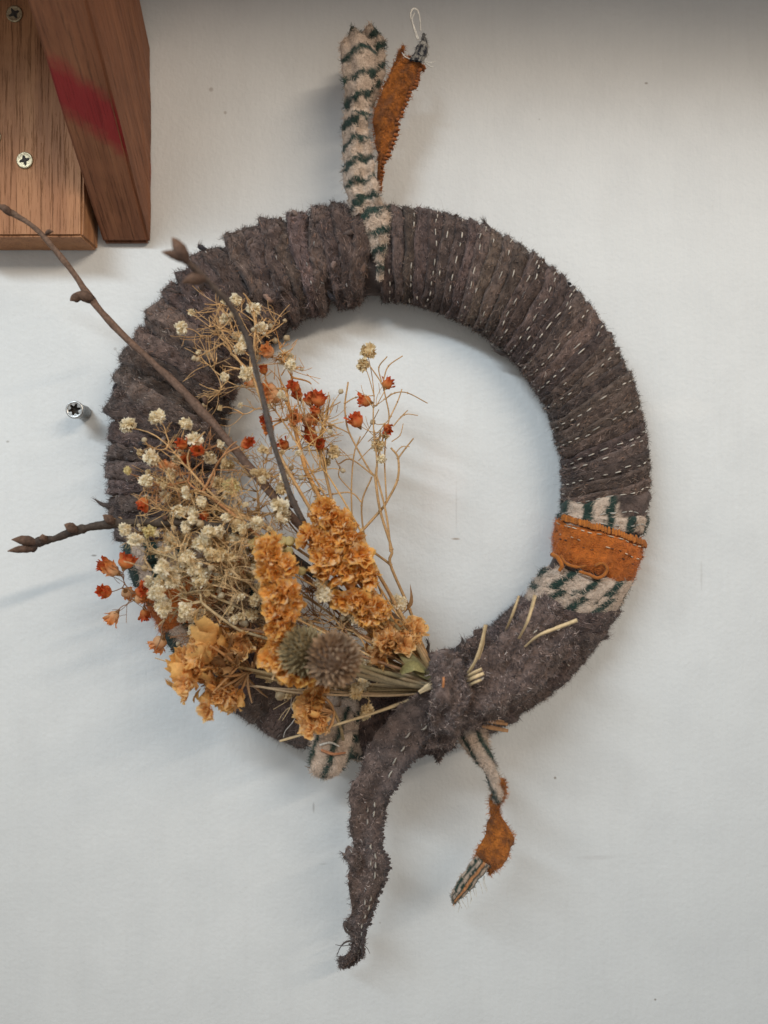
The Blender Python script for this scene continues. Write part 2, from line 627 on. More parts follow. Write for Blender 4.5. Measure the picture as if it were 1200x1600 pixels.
def ring_surf(th, ph, off):
    """clock angle th (deg), tube angle ph (rad; 0 outside, pi/2 front) -> position, normal"""
    t = np.mod(th, 360)
    ro, ri = np.interp(t, TH, RO), np.interp(t, TH, RI)
    rm, a = (ro + ri) / 2, (ro - ri) / 2
    c, s = np.cos(ph), np.sin(ph)
    cc = np.sign(c) * np.abs(c) ** .85
    ss = np.sign(s) * np.abs(s) ** .85
    r = (rm + a * cc) * SC
    d = D0 + BD * ss
    nr, ndp = c / (a * SC), s / BD
    l = np.sqrt(nr ** 2 + ndp ** 2)
    nr, ndp = nr / l, ndp / l
    tr = np.radians(t)
    R_ = np.stack([np.sin(tr), np.zeros_like(tr), np.cos(tr)], -1)
    F_ = np.array([0, -1.0, 0])
    N = R_ * nr[..., None] + F_ * ndp[..., None]
    C = np.array([(CX - 600) * SC, 0, (800 - CY) * SC])
    p = C + R_ * r[..., None] + F_ * d[..., None] + N * off[..., None]
    return p, N


def pal(n, which):
    if which == 'brown':
        cols = np.array([(.050, .037, .033), (.092, .070, .062), (.020, .019, .023), (.130, .084, .062), (.34, .29, .26), (.19, .155, .14)])
        pr = [.34, .27, .17, .09, .04, .09]
    elif which == 'grey':
        cols = np.array([(.052, .041, .039), (.094, .075, .071), (.022, .021, .025), (.125, .086, .070), (.36, .32, .30), (.20, .17, .16)])
        pr = [.32, .29, .14, .06, .06, .13]
    return cols[RNG.choice(len(cols), n, p=pr)] * np.array((1.36, 1.22, 1.15)) * np.exp(RNG.normal(-.06, .42, (n, 1)))


CREAM = np.array((.50, .385, .30))
GREEN = np.array((.018, .038, .029))
ORANGE = np.array((.42, .135, .022))


WG = np.array((1.18, 1.06, 1.0))


def brown_field(p, seed):
    f = fbm(p * 260, seed)[..., None]
    g2 = fbm(p * np.array([90, 90, 90.]), seed + 5)[..., None]
    f = np.clip((f - .5) * 1.8 + .5, 0, 1)
    c = np.array((.036, .027, .025)) * (1 - f) + np.array((.125, .096, .085)) * f
    return c * (.72 + .56 * g2) * WG


def check_blocks(x, n1, n2, per=32., duty=.40):
    """cream with dark green bars across; x in px, wobbling"""
    ph = np.mod((x + (n1 - .5) * 9) / per, 1)
    k = np.clip((ph - (1 - duty)) * 22, 0, 1) * np.clip((1 - ph) * 22, 0, 1)
    k = np.clip(k * (0.9 + .4 * n2), 0, 1)[..., None]
    return CREAM * (.8 + .4 * n2[..., None]) * (1 - k) + GREEN * (.7 + .6 * n1[..., None]) * k


def turn(th0, hw, slant, kind, seed, base=.0008, dome=.0013, lump=.0010, lumpf=110, nfib=420, shingle=.0006, stitch=None,
         wisp=1.0, label=None, fiblen=(.002, .0052), nubs=0):
    nfib = int(nfib * 2.2)
    tint = RNG.choice([.72, .9, 1.0, 1.0, 1.12, 1.25]) * np.array((1, RNG.uniform(.95, 1.02), RNG.uniform(.92, 1.05)))
    NP, NV = 110, 9
    ph = np.linspace(0, 2 * np.pi, NP, endpoint=False)
    v = np.linspace(-1, 1, NV)
    PH, V = np.meshgrid(ph, v, indexing='ij')
    hwv = hw * (1 + .25 * (vn(np.stack([np.cos(ph) * 2 + seed, np.sin(ph) * 2, np.zeros(NP)], -1), seed) - .5))
    wob = (vn(np.stack([np.cos(ph) * 2.4, np.sin(ph) * 2.4 + seed * 3.1, np.zeros(NP) + 4], -1), seed) - .5) * hw * .55
    th = th0 - slant * np.cos(PH) + V * hwv[:, None] + wob[:, None]
    p0, n0 = ring_surf(th, PH, np.zeros_like(PH))
    off = base + dome * (1 - V ** 2) - shingle * V
    off = off + (fbm(p0 * lumpf + seed * 1.7, seed) - .5) * 2 * lump + (fbm(p0 * 330, seed + 3) - .5) * .0022
    off = off - .0022 * (np.abs(V) > .99)
    # one edge rolled up over the next turn
    off = off + .0011 * np.exp(-((V + .62) / .22) ** 2) * (.4 + 1.2 * fbm(p0 * 120 + 9, seed + 31))
    p, n = ring_surf(th, PH, off)
    p[..., 1] = np.minimum(p[..., 1], -.0004)
    r_px = np.hypot(p[..., 0] / SC - (CX - 600), p[..., 2] / SC - (800 - CY))
    n1, n2 = fbm(p * 300, seed + 11), fbm(p * 700, seed + 13)

    def colour(rp, vv, a, b, pos):
        if kind == 'brown' or kind == 'grey':
            return brown_field(pos, seed) * tint
        if kind == 'check_half':
            k = np.clip((rp - 366 + (a - .5) * 24 - vv * 10) / 5, 0, 1)[..., None] * np.clip((.75 - vv) * 6, 0, 1)[..., None]
            return check_blocks(rp, a, b, 33., .46) * (1 - k) + brown_field(pos, seed) * k
        if kind == 'check':
            return check_blocks(rp, a, b, 33., .46)
        if kind == 'fuzzycheck':
            return check_blocks(rp + vv * 12, a, b, 36., .42)
        if kind == 'teal':
            c = check_blocks(rp, a, b, 46., .55)
            return c
        if kind == 'orange':
            return ORANGE * (.6 + .8 * b[..., None]) * np.array([1, .85 + .0, .8])
    col = colour(r_px, V, n1, n2, p)
    mbx = MB()
    mbx.grid(p, col, close_u=True)
    # wool fibres over the front
    fp = RNG.integers(0, NP, nfib * 3)
    ok = np.sin(ph[fp]) > -.45
    fp = fp[ok][:nfib]
    fv = RNG.integers(0, NV, len(fp))
    nb = (fp + 1) % NP
    wv = np.clip(fv + 1, 0, NV - 1)
    a1, a2 = RNG.random((len(fp), 1)), RNG.random((len(fp), 1))
    bp = p[fp, fv] * (1 - a1) + p[nb, fv] * a1
    bp = bp * (1 - a2) + p[fp, wv] * a2
    bn = n[fp, fv]
    along = unit(p[nb, fv] - p[fp, fv])
    across = np.cross(bn, along)
    ang = RNG.normal(0, .55, (len(fp), 1))
    tn = along * np.cos(ang) * RNG.choice([-1, 1], (len(fp), 1)) + across * np.sin(ang)
    if kind in ('brown', 'grey'):
        nfb = len(fp)
        fc = tint * pal(nfb, kind) * RNG.uniform(.8, 1.2, (nfb, 1)) * (.6 + .8 * fbm(bp * 200, seed + 21)[:, None])
    else:
        fc = col[fp, fv] * RNG.uniform(.75, 1.35, (len(fp), 1))
    L = RNG.uniform(*fiblen, len(fp)) * wisp
    fibres(mbx, bp, bn, tn, L, RNG.uniform(.00007, .00019, len(fp)) * np.where(fc[:, 1] > .22, .42, 1.0) if kind in ('brown', 'grey') else RNG.uniform(.00007, .00018, len(fp)), fc, lift=.26 * (1 - .75 * np.abs(np.cos(ph[fp]))[:, None]), curl=.8)
    # thin halo of stray hairs
    ns = max(4, int(nfib * (.25 if hw < 2.3 else .5)))
    pick = RNG.integers(0, len(fp), ns)
    fibres(mbx, bp[pick], bn[pick], tn[pick], RNG.uniform(.002, .0042, ns) * wisp, .000026, fc[pick] * 1.5, lift=.8 * (1 - .4 * np.abs(np.cos(ph[fp[pick]]))[:, None]), curl=1.3)
    ns = max(4, nfib // 60)
    pick = RNG.integers(0, len(fp), ns)
    fibres(mbx, bp[pick], bn[pick], tn[pick], RNG.uniform(.005, .009, ns) * wisp, .00004, fc[pick], lift=.9, curl=.9)
    # turned-in selvedge nubs at the outer and inner edge
    for k in range(nubs):
        side = RNG.choice([0.0, 0.0, math.pi])
        phn = side + RNG.uniform(-.25, .35) * (1 if side == 0 else -1)
        t = th0 - slant * math.cos(phn) + RNG.uniform(-.6, .6) * hw
        q, qn = ring_surf(np.array([t]), np.array([phn]), np.array([.0004]))
        q, qn = q[0], qn[0]
        tt = unit(qn + RNG.normal(0, .35, 3))
        pts = np.array([q, q + tt * .0014, q + tt * .0026 + RNG.normal(0, .0004, 3)])
        tube(mbx, pts, [.0013, .0012, .0006], pal(1, 'brown')[0], n=6, jitter=.25)
    o = mbx.build('fabric_turn', M_WOOL, wreath)
    if label:
        o['label'] = label
    if stitch:
        sm = MB()
        for (vs, pitch, ln, keep, scol) in stitch:
            x = RNG.uniform(.1, .3)
            while x < math.pi - .05:
                # pitch measured along the curve
                if RNG.random() < keep:
                    phs = x + np.linspace(0, 1, 4) * ln * RNG.uniform(.7, 1.2)
                    vv = vs + RNG.normal(0, .04)
                    j = np.clip((vv + 1) / 2 * (NV - 1), 0, NV - 1)
                    j0 = int(j)
                    i0 = np.mod(phs / (2 * np.pi) * NP, NP)
                    ii = i0.astype(int) % NP
                    fr = (i0 - np.floor(i0))[:, None]
                    q = p[ii, j0] * (1 - fr) + p[(ii + 1) % NP, j0] * fr
                    qn = n[ii, j0]
                    h = np.array([-.0005, .0006, .0006, -.0005])[:, None]
                    tube(sm, q + qn * h, [.00022, .00040, .00040, .00022], np.array(scol) * RNG.uniform(.6, 1.15), n=5)
                x += pitch * RNG.uniform(.85, 1.2)
        if sm.n:
            s_o = sm.build('stitching', M_WOOL, o)
            s_o['kind'] = 'stuff'
    return o


core = MB()
_t, _p = np.meshgrid(np.linspace(0, 360, 180, endpoint=False), np.linspace(0, 2 * np.pi, 28, endpoint=False), indexing='ij')
_v, _n = ring_surf(_t, _p, np.full(_t.shape, -.0008))
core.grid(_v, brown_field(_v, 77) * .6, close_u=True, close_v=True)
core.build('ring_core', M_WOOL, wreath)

ST = (.50, .44, .37)
seed = 1
# right limb: narrow neat turns with a dashed running stitch
row = 0
th = 2.0
while th < 93.5:
    hw = RNG.uniform(1.6, 2.2)
    vs = RNG.uniform(-.35, .35)
    row += 1
    keep = (.95 if th > 40 else .72) if row % 2 else .16
    turn(th, hw, 1.2 + 1.6 * min(1, th / 60) + RNG.uniform(-.4, .4), 'brown', seed, base=RNG.uniform(.0002, .0012), dome=.0013,
         lump=.0008, lumpf=170, nfib=560, stitch=[(vs, .27, .17, keep, ST)], nubs=RNG.integers(1, 3))
    th += RNG.uniform(2.5, 3.2)
    seed += 1
# the check and orange section
turn(97.0, 3.6, 1.6, 'check_half', 201, base=.0012, dome=.0008, lump=.0005, nfib=500, label='cream and green checked turn above the orange band',
     stitch=[(.35, .2, .16, .8, (.5, .46, .4))])
# a brown turn laid slantwise over the outer half of the checks
turn(100.2, 2.2, 1.2, 'check', 202, base=.0018, dome=.0008, lump=.0005, nfib=420, label='second cream and green checked turn touching the orange band',
     stitch=[(.1, .2, .17, .85, (.5, .46, .4))])
turn(117.2, 4.6, 3.2, 'fuzzycheck', 204, base=.0008, dome=.0012, lump=.0012, nfib=1100, wisp=1.1, label='fuzzy cream and green turn below the orange band')
turn(121.5, 3.6, 3.4, 'fuzzycheck', 205, base=.0006, dome=.0012, lump=.0012, nfib=900, wisp=1.1, label='second fuzzy cream and green turn, next to the brown wool')
turn(107.0, 5.4, -1.2, 'orange', 203, base=.0020, dome=.0012, lump=.0020, lumpf=190, nfib=1500, wisp=1.0, label='rust orange turn between the checked turns',
     stitch=[(-.62, .19, .15, .9, (.55, .42, .30)), (-.12, .21, .12, .55, (.60, .42, .28)), (.0, .17, .10, .8, (.11, .035, .012))])
# lower right: broad fuzzy turns
th = 125.8
while th < 164:
    turn(th, RNG.uniform(3.4, 4.6), 3 + RNG.uniform(-1, 2), 'grey', seed, base=RNG.uniform(.0002, .0014), dome=.0016, lump=.0018, lumpf=150,
         nfib=1100, wisp=1.15, nubs=1, stitch=[(RNG.uniform(-.3, .3), .33, .13, .25, ST)])
    th += RNG.uniform(4.2, 5.6)
    seed += 1
# bottom, behind the tails and the bouquet
for th, hw, kind, lb in ((167, 4.2, 'grey', None), (172, 4, 'grey', None), (177, 4, 'brown', None), (182, 3.6, 'brown', None),
                         (187, 3.4, 'check', 'checked turn behind the tie tail'), (192, 3.6, 'check', 'checked turn above the striped flap'),
                         (197.5, 4, 'grey', None), (203, 4.2, 'grey', None), (209, 4.4, 'grey', None), (215, 4.2, 'grey', None), (220, 3.8, 'brown', None),
                         (226, 4.4, 'teal', 'dark green and cream turn under the orange flowers'), (231, 3.8, 'teal', 'green and cream turn at the lower edge of the bouquet'),
                         (237.5, 5.0, 'orange', 'orange turn under the bouquet'), (243, 4.2, 'orange', 'upper orange turn under the bouquet'),
                         (248, 4.0, 'teal', 'fuzzy cream and green turn above the orange one'), (253, 4.0, 'teal', 'fuzzy cream and green turn below the dark twig')):
    turn(th, hw, RNG.uniform(-2, 2), kind, seed, base=RNG.uniform(.0004, .0014), dome=.0016, lump=.0019, lumpf=140, nfib=900, wisp=1.15, nubs=1, label=lb)
    seed += 1
# left limb: rough felted turns
th = 257.5
while th < 358:
    hw = RNG.uniform(1.9, 3.1)
    turn(th, hw, RNG.uniform(-3.4, .5), 'grey' if th < 300 else 'brown', seed, base=RNG.uniform(-.0004, .0026), dome=RNG.uniform(.0016, .0028),
         lump=.0036, lumpf=150, nfib=820, wisp=1.15, nubs=RNG.integers(1, 3), stitch=[(RNG.uniform(-.4, .4), .4, .10, .16, (.30, .27, .25))])
    th += RNG.uniform(2.7, 4.3)
    seed += 1


def tuft(pts, r, n=60):
    m = MB()
    c = catmull(PA(pts), 8)
    tube(m, c, [r, r * .8, r * .45, r * .12], (.075, .058, .052), n=6, jitter=.3)
    i = RNG.integers(0, 7, n)
    nr = unit(RNG.normal(size=(n, 3)))
    tn = unit(c[i + 1] - c[i])
    fibres(m, c[i] + nr * r * .6, nr, tn, RNG.uniform(.002, .005, n), .00007, pal(n, 'brown'), lift=.3)
    m.build('wool_tuft', M_WOOL, wreath)


for k in range(26):
    # small curls of pulled wool over the rough side of the ring
    t_, p_ = RNG.uniform(258, 356), RNG.uniform(.1, 2.9)
    a_, n_ = ring_surf(np.array([t_]), np.array([p_]), np.array([.0022]))
    g_ = unit(RNG.normal(size=3) * np.array([1, .25, 1]))
    L_ = RNG.uniform(.004, .009)
    q_ = [a_[0], a_[0] + g_ * L_ * .4 + n_[0] * .0016, a_[0] + g_ * L_ * .8 + n_[0] * .0018, a_[0] + g_ * L_ + n_[0] * .0002 + RNG.normal(0, .0012, 3)]
    tm = MB()
    cc_ = catmull(np.array(q_), 8)
    tube(tm, cc_, [.0009, .0016, .0014, .0004], pal(1, 'brown')[0] * 1.1, n=6, jitter=.3)
    ii_ = RNG.integers(0, 7, 70)
    nn_ = unit(RNG.normal(size=(70, 3)))
    fibres(tm, cc_[ii_] + nn_ * .0010, nn_, unit(cc_[ii_ + 1] - cc_[ii_]), RNG.uniform(.0015, .004, 70), .00008, pal(70, 'brown'), lift=.3)
    tm.build('wool_tuft', M_WOOL, wreath)
tuft([(432, 362, .018), (424, 350, .02), (414, 346, .021), (404, 340, .021)], .0018)
tuft([(345, 402, .018), (335, 393, .02), (326, 390, .021), (316, 396, .022)], .0016)
tuft([(290, 440, .02), (278, 450, .022), (266, 448, .022), (256, 452, .023)], .0017)
tuft([(300, 458, .024), (285, 456, .026), (270, 456, .026), (258, 447, .026)], .0012)
tuft([(178, 794, .02), (166, 790, .021), (156, 786, .022), (148, 780, .022)], .0020)
tuft([(796, 556, .012), (786, 552, .012), (776, 549, .013), (766, 538, .014)], .0019)
tuft([(672, 1040, .03), (667, 1022, .03), (670, 1008, .03), (666, 998, .031)], .0018)
tuft([(722, 1034, .03), (716, 1016, .032), (723, 1004, .033), (722, 996, .033)], .0024)
tuft([(762, 358, .018), (758, 350, .019), (756, 343, .02)], .0018)
tuft([(940, 995, .02), (946, 996, .02), (952, 994, .02)], .0024)


# ------------------------------------------------------------------ loose strips of cloth
def strip(name, rails, colf, parent, label=None, bulge=.004, thick=.0016, lump=.0012, lumpf=160, nfib=900, res=3.0, nub=None, nubcol=None,
          fiblen=(.0015, .0040), seed=0, stitches=None, lift=.20, fold=0.0, trim=3.5, fine=.0018):
    """rails: rows of (left x, left y, right x, right y, d left, d right) in photo pixels and metres"""
    R = np.asarray(rails, float).copy()
    nfib = int(nfib * 1.6)
    ctr = (R[:, :2] + R[:, 2:4]) / 2
    wd0 = np.maximum(np.hypot(R[:, 2] - R[:, 0], R[:, 3] - R[:, 1]), 1)[:, None]
    kk = np.clip((wd0 - 2 * trim) / wd0, .35, 1)
    R[:, :2] = ctr + (R[:, :2] - ctr) * kk
    R[:, 2:4] = ctr + (R[:, 2:4] - ctr) * kk
    if R.shape[1] == 5:
        R = np.hstack([R, R[:, 4:5]])
    ln = np.sum(np.hypot(*np.diff((R[:, :2] + R[:, 2:4]) / 2, axis=0).T))
    nu = max(12, int(ln / res))
    G = catmull(R, nu)
    wmax = np.max(np.hypot(R[:, 2] - R[:, 0], R[:, 3] - R[:, 1]))
    nv = max(7, int(wmax / res))
    v = np.linspace(0, 1, nv)
    A = np.stack([G[:, 0], G[:, 1], G[:, 4]], -1)
    B = np.stack([G[:, 2], G[:, 3], G[:, 5]], -1)
    px = A[:, None] * (1 - v)[None, :, None] + B[:, None] * v[None, :, None]
    px[..., :2] += (fbm(np.stack([px[..., 0] / 16, px[..., 1] / 16, px[..., 0] * 0 + seed], -1), seed) - .5)[..., None] * 9 * \
        np.abs(2 * v - 1)[None, :, None] ** 3
    p = PA(px)
    n = unit(np.cross(np.gradient(p, axis=0), np.gradient(p, axis=1)))
    n = n * np.where(n[..., 1:2] > 0, -1, 1)
    prof = 1 - (2 * v - 1) ** 2
    off = bulge * prof[None] + (fbm(p * lumpf + seed * 2.3, seed) - .5) * 2.4 * lump + (fbm(p * 330, seed + 2) - .5) * fine
    if fold:
        off = off + fold * np.sin(v * 9 + px[:, :1, 1] * .02)[:, :]
    p = p + n * off[..., None]
    p[..., 1] = np.minimum(p[..., 1], -.0015)
    n = unit(np.cross(np.gradient(p, axis=0), np.gradient(p, axis=1)))
    n = n * np.where(n[..., 1:2] > 0, -1, 1)
    back = p - n * (thick * (.4 + .6 * prof)[None, :, None])
    n1, n2 = fbm(p * 300, seed + 11), fbm(p * 800, seed + 13)
    U = np.linspace(0, ln, nu)[:, None] * np.ones((1, nv))
    V = np.ones((nu, 1)) * v[None]
    col = colf(px[..., 0], px[..., 1], U, V, n1, n2, p)
    m = MB()
    # closed sheet: front then back
    m.grid(np.concatenate([p, back[:, ::-1]], 1), np.concatenate([col, col[:, ::-1]], 1), close_v=True)
    i = RNG.integers(0, nu - 1, nfib)
    edge = RNG.random(nfib) < .07
    j = np.where(edge, RNG.choice([0, nv - 1], nfib), RNG.integers(0, nv, nfib))
    a1 = RNG.random((nfib, 1))
    bp = p[i, j] * (1 - a1) + p[i + 1, j] * a1
    bn = n[i, j].copy()
    tu = unit(p[i + 1, j] - p[i, j])
    tv = np.cross(bn, tu)
    sgn = np.where(j == 0, 1., -1.)
    outward = unit(p[i, np.clip(j, 0, nv - 1)] - p[i, nv // 2])
    ang = RNG.uniform(-math.pi, math.pi, (nfib, 1))
    tn = tu * np.cos(ang) + tv * np.sin(ang)
    tn = np.where(edge[:, None], unit(outward + tn * .8), tn)
    fc = col[i, j] * RNG.uniform(.7, 1.4, (nfib, 1))
    br = np.max(col[i, j], axis=1) < .2
    isb = br & (np.abs(col[i, j][:, 1] - col[i, j][:, 2]) < .03) & (col[i, j][:, 0] > col[i, j][:, 2])
    fc[isb] = pal(int(isb.sum()), 'grey') * (.6 + .8 * fbm(bp[isb] * 200, seed + 21)[:, None])
    fibres(m, bp, bn, tn, RNG.uniform(*fiblen, nfib), RNG.uniform(.00007, .00017, nfib), fc, lift=lift, curl=.9)
    pk = RNG.integers(0, nfib, nfib // 2)
    fibres(m, bp[pk], bn[pk], tn[pk], RNG.uniform(.002, .0045, len(pk)), .000024, fc[pk] * 1.4, lift=.5, curl=1.5)
    if nub is not None:
        # cut yarn ends along one selvedge
        k0 = 0
        step = max(2, int(6.0 / res))
        for k in range(1, nu - 1, step):
            j = 0 if nub < 0 else nv - 1
            o_ = unit(p[k, j] - p[k, nv // 2])
            q = p[k, j] - o_ * .0012 + n[k, j] * .0002
            l = RNG.uniform(.0016, .0028)
            tube(m, np.array([q, q + o_ * l * .6 + n[k, j] * .0004, q + o_ * l + RNG.normal(0, .0003, 3)]), [.0009, .0010, .0005],
                 np.asarray(nubcol if nubcol is not None else col[k, j]) * RNG.uniform(.6, 1.1), n=6, jitter=.2)
    o = m.build(name, M_WOOL, parent)
    if label:
        o['label'] = label
    if stitches:
        s = MB()
        for (vs, pitch, l, keep, scol) in stitches:
            x = pitch * .5
            while x < ln - pitch:
                if RNG.random() < keep:
                    us = (x + np.linspace(0, 1, 4) * l) / ln * (nu - 1)
                    ii = np.clip(us.astype(int), 0, nu - 2)
                    fr = (us - ii)[:, None]
                    jj = int(np.clip(vs + RNG.normal(0, .02), 0, 1) * (nv - 1))
                    q = p[ii, jj] * (1 - fr) + p[ii + 1, jj] * fr
                    h = np.array([-.0002, .0007, .0007, -.0002])[:, None]
                    tube(s, q + n[ii, jj] * h, [.0003, .00055, .00055, .0003], np.array(scol) * RNG.uniform(.8, 1.1), n=5)
                x += pitch * RNG.uniform(.85, 1.2)
        if s.n:
            so = s.build('stitching', M_WOOL, o)
            so['kind'] = 'stuff'
    return o


def cf_brown(seed):
    return lambda X, Y, U, V, a, b, p: brown_field(p, seed) * 1.42


def cf_orange(X, Y, U, V, a, b, p):
    c = ORANGE * (.32 + .95 * b[..., None])
    dk = np.clip((a - .50) * 4, 0, .6)[..., None]
    return c * (1 - dk) + np.array((.10, .04, .02)) * dk


def cf_bars(slope, per, duty, ph0=0., vert=False, rag=9):
    def f(X, Y, U, V, a, b, p):
        x = (X if vert else Y) + slope * ((Y - 300) if vert else (X - 560)) + (a - .5) * rag + ph0
        ph = np.mod(x / per, 1)
        k = np.clip((ph - (1 - duty)) * 9, 0, 1) * np.clip((1 - ph) * 9, 0, 1)
        k = np.clip(k * (.75 + .7 * b), 0, 1)[..., None]
        return CREAM * (.78 + .45 * b[..., None]) * (1 - k) + GREEN * (.7 + .8 * a[..., None]) * k
    return f


# hanging loop at the top
strip('hanging_strip', [(566, 44, 586, 38, .026), (556, 60, 604, 62, .024), (552, 90, 606, 84, .022), (560, 130, 602, 124, .02), (566, 172, 586, 168, .02)],
      cf_bars(.9, 30, .55, 8, rag=24), wreath, 'back fold of the striped hanging loop', bulge=.004, nfib=900, seed=31, lump=.0018)
strip('hanging_strip', [(534, 74, 566, 52, .030), (530, 88, 586, 66, .034), (532, 120, 590, 110, .034), (534, 160, 580, 160, .033), (532, 200, 578, 196, .032),
                        (532, 240, 583, 232, .031), (532, 274, 590, 266, .031), (539, 312, 597, 306, .029), (549, 338, 610, 330, .029)],
      cf_bars(.42, 33, .46, 3, rag=26), wreath, 'cream and dark green striped hanging loop', bulge=.005, nfib=2600, seed=32, lump=.0030, fold=.0012)
strip('hanging_strip', [(546, 326, 606, 318, .027), (551, 340, 611, 334, .0295), (563, 362, 611, 360, .0305), (577, 390, 607, 388, .0305), (586, 414, 602, 412, .030),
                        (590, 438, 597, 438, .029)],
      cf_bars(.5, 30, .55, 4, rag=22), wreath, 'striped end of the loop tucked into the brown turns', bulge=.003, nfib=1500, seed=33, lump=.0012, thick=.003)
strip('orange_strip', [(634, 84, 665, 104, .030), (612, 108, 657, 122, .031), (594, 148, 645, 148, .030), (580, 188, 630, 184, .028), (583, 222, 617, 226, .026),
                       (588, 262, 601, 262, .024), (589, 302, 596, 300, .024)],
      cf_orange, wreath, 'rust orange strip beside the striped hanging loop', bulge=.0012, fold=.0009, nfib=1700, seed=34, lump=.0012, nub=1, nubcol=(.30, .09, .02))
strip('orange_strip', [(629, 72, 632, 72, .028), (612, 96, 630, 98, .028), (598, 132, 622, 132, .027), (590, 160, 610, 160, .026)],
      cf_orange, wreath, 'thin orange point behind the orange strip', bulge=.001, nfib=400, seed=35)


def cf_dark_end(X, Y, U, V, a, b, p):
    k = ((np.mod(V * 2.6 + .15 + (a - .5) * .5, 1) > .62) | (np.mod(U / 22 + .2, 1) > .82)).astype(float)[..., None]
    return np.array((.018, .019, .026)) * (1 - k) + np.array((.30, .28, .25)) * k * (.7 + .5 * b[..., None])


strip('striped_tip', [(658, 52, 668, 56, .033), (650, 66, 672, 72, .033), (641, 84, 671, 88, .033), (638, 94, 664, 102, .033)],
      cf_dark_end, wreath, 'black and white frayed tip of the orange strip', bulge=.002, nfib=160, fiblen=(.001, .0028), seed=36, res=2.2)


def thread(pts, r, col, name='loose_thread', parent=None):
    m = MB()
    tube(m, catmull(PA(pts), 14), [r, r, r * .7], col, n=5)
    return m.build(name, M_WOOL, parent if parent is not None else wreath)


WH = (.66, .63, .57)
thread([(654, 62, .034), (646, 40, .035), (641, 24, .036), (645, 14, .036), (652, 16, .036), (656, 30, .035), (657, 48, .034)], .0006, WH)
thread([(652, 62, .034), (647, 46, .035), (644, 30, .036), (648, 20, .036)], .0005, WH)
thread([(662, 96, .033), (672, 98, .034), (680, 96, .034)], .0004, WH)
thread([(664, 98, .033), (672, 104, .034), (677, 104, .034)], .0004, WH)
thread([(640, 92, .034), (632, 88, .035), (628, 82, .035)], .0003, WH)

# curl of orange yarn on the orange band
cm = MB()
pts = PA([(905, 893, .0318), (918, 897, .0322), (934, 903, .0320), (946, 896, .0313), (948, 886, .0313), (940, 880, .0318), (930, 884, .0318)])
tube(cm, catmull(pts, 22), [.0009, .0011, .0008], ORANGE * .8, n=7, jitter=.15)
pts = PA([(876, 868, .0295), (884, 880, .031), (900, 886, .0318), (916, 884, .0322)])
tube(cm, catmull(pts, 14), [.0008, .0010, .0007], ORANGE * .75, n=7, jitter=.15)
pts = PA([(862, 866, .025), (872, 872, .029), (878, 884, .0305), (874, 892, .030)])
tube(cm, catmull(pts, 14), [.0014, .0015, .001], ORANGE * .85, n=7, jitter=.15)
cm.build('orange_yarn', M_WOOL, wreath)
# teeth of cut yarn ends along the orange band's upper edge
sm = MB()
for k in range(44):
    t = 101.6 + RNG.normal(0, .12)
    phn = .25 + k / 43 * 2.6
    q, qn = ring_surf(np.array([t + 1.2 * math.cos(phn)]), np.array([phn]), np.array([.0036]))
    q, qn = q[0], qn[0]
    up = np.array([0, 0, 1.0])
    tube(sm, np.array([q - up * .0022, q, q + up * RNG.uniform(.0008, .0018)]), [.0010, .0011, .0006], ORANGE * RNG.uniform(.65, 1.1), n=6, jitter=.2)
sm.build('orange_fringe', M_WOOL, wreath)['kind'] = 'stuff'

# flap of striped cloth under the bouquet
strip('striped_flap', [(488, 1108, 560, 1104, .030), (485, 1140, 556, 1136, .034), (483, 1170, 552, 1164, .036), (482, 1196, 549, 1186, .037),
                       (486, 1210, 540, 1204, .037), (500, 1214, 524, 1212, .036)],
      cf_bars(.35, 31, .36, 6, vert=True), wreath, 'cream and green striped flap hanging below the flowers', bulge=.002, nfib=1500, seed=41, lump=.001)
thread([(502, 1172, .038), (520, 1178, .0395), (540, 1176, .0395)], .0009, (.45, .20, .10), 'orange_yarn')
thread([(500, 1164, .038), (516, 1160, .039), (530, 1166, .039)], .0007, WH)

# tie: knot and tails
strip('striped_tail', [(706, 1120, 760, 1120, .030, .034), (708, 1150, 764, 1146, .036, .040), (728, 1178, 770, 1172, .040, .044), (752, 1204, 780, 1200, .042, .046),
                       (764, 1238, 792, 1232, .044, .046), (768, 1250, 786, 1250, .045, .045)],
      cf_bars(-.55, 27, .38, 8, vert=True), wreath, 'cream and green striped length of the tie tail', bulge=.003, nfib=1500, seed=42, lump=.0012)
strip('orange_strip', [(782, 1214, 792, 1220, .046), (768, 1240, 792, 1238, .045), (762, 1252, 790, 1250, .043), (762, 1276, 784, 1266, .040), (756, 1300, 800, 1296, .040),
                       (742, 1328, 808, 1312, .042), (738, 1340, 798, 1336, .042), (752, 1352, 782, 1358, .040), (764, 1364, 768, 1366, .038)],
      cf_orange, wreath, 'orange twisted end of the tie tail', bulge=.0008, thick=.001, nfib=1500, seed=43, lump=.0016, nub=None)


def cf_tail_end(X, Y, U, V, a, b, p):
    ph = np.mod(V * 3.6 + .1 + (a - .5) * .8 + np.sin(U / 17) * .12, 1)
    k = (ph > .52).astype(float)[..., None]
    o = ((V > .52) & (V < .70)).astype(float)[..., None]
    c = CREAM * .95 * (.6 + .4 * b[..., None]) * (1 - k) + GREEN * k
    return c * (1 - o) + np.array((.45, .20, .08)) * o


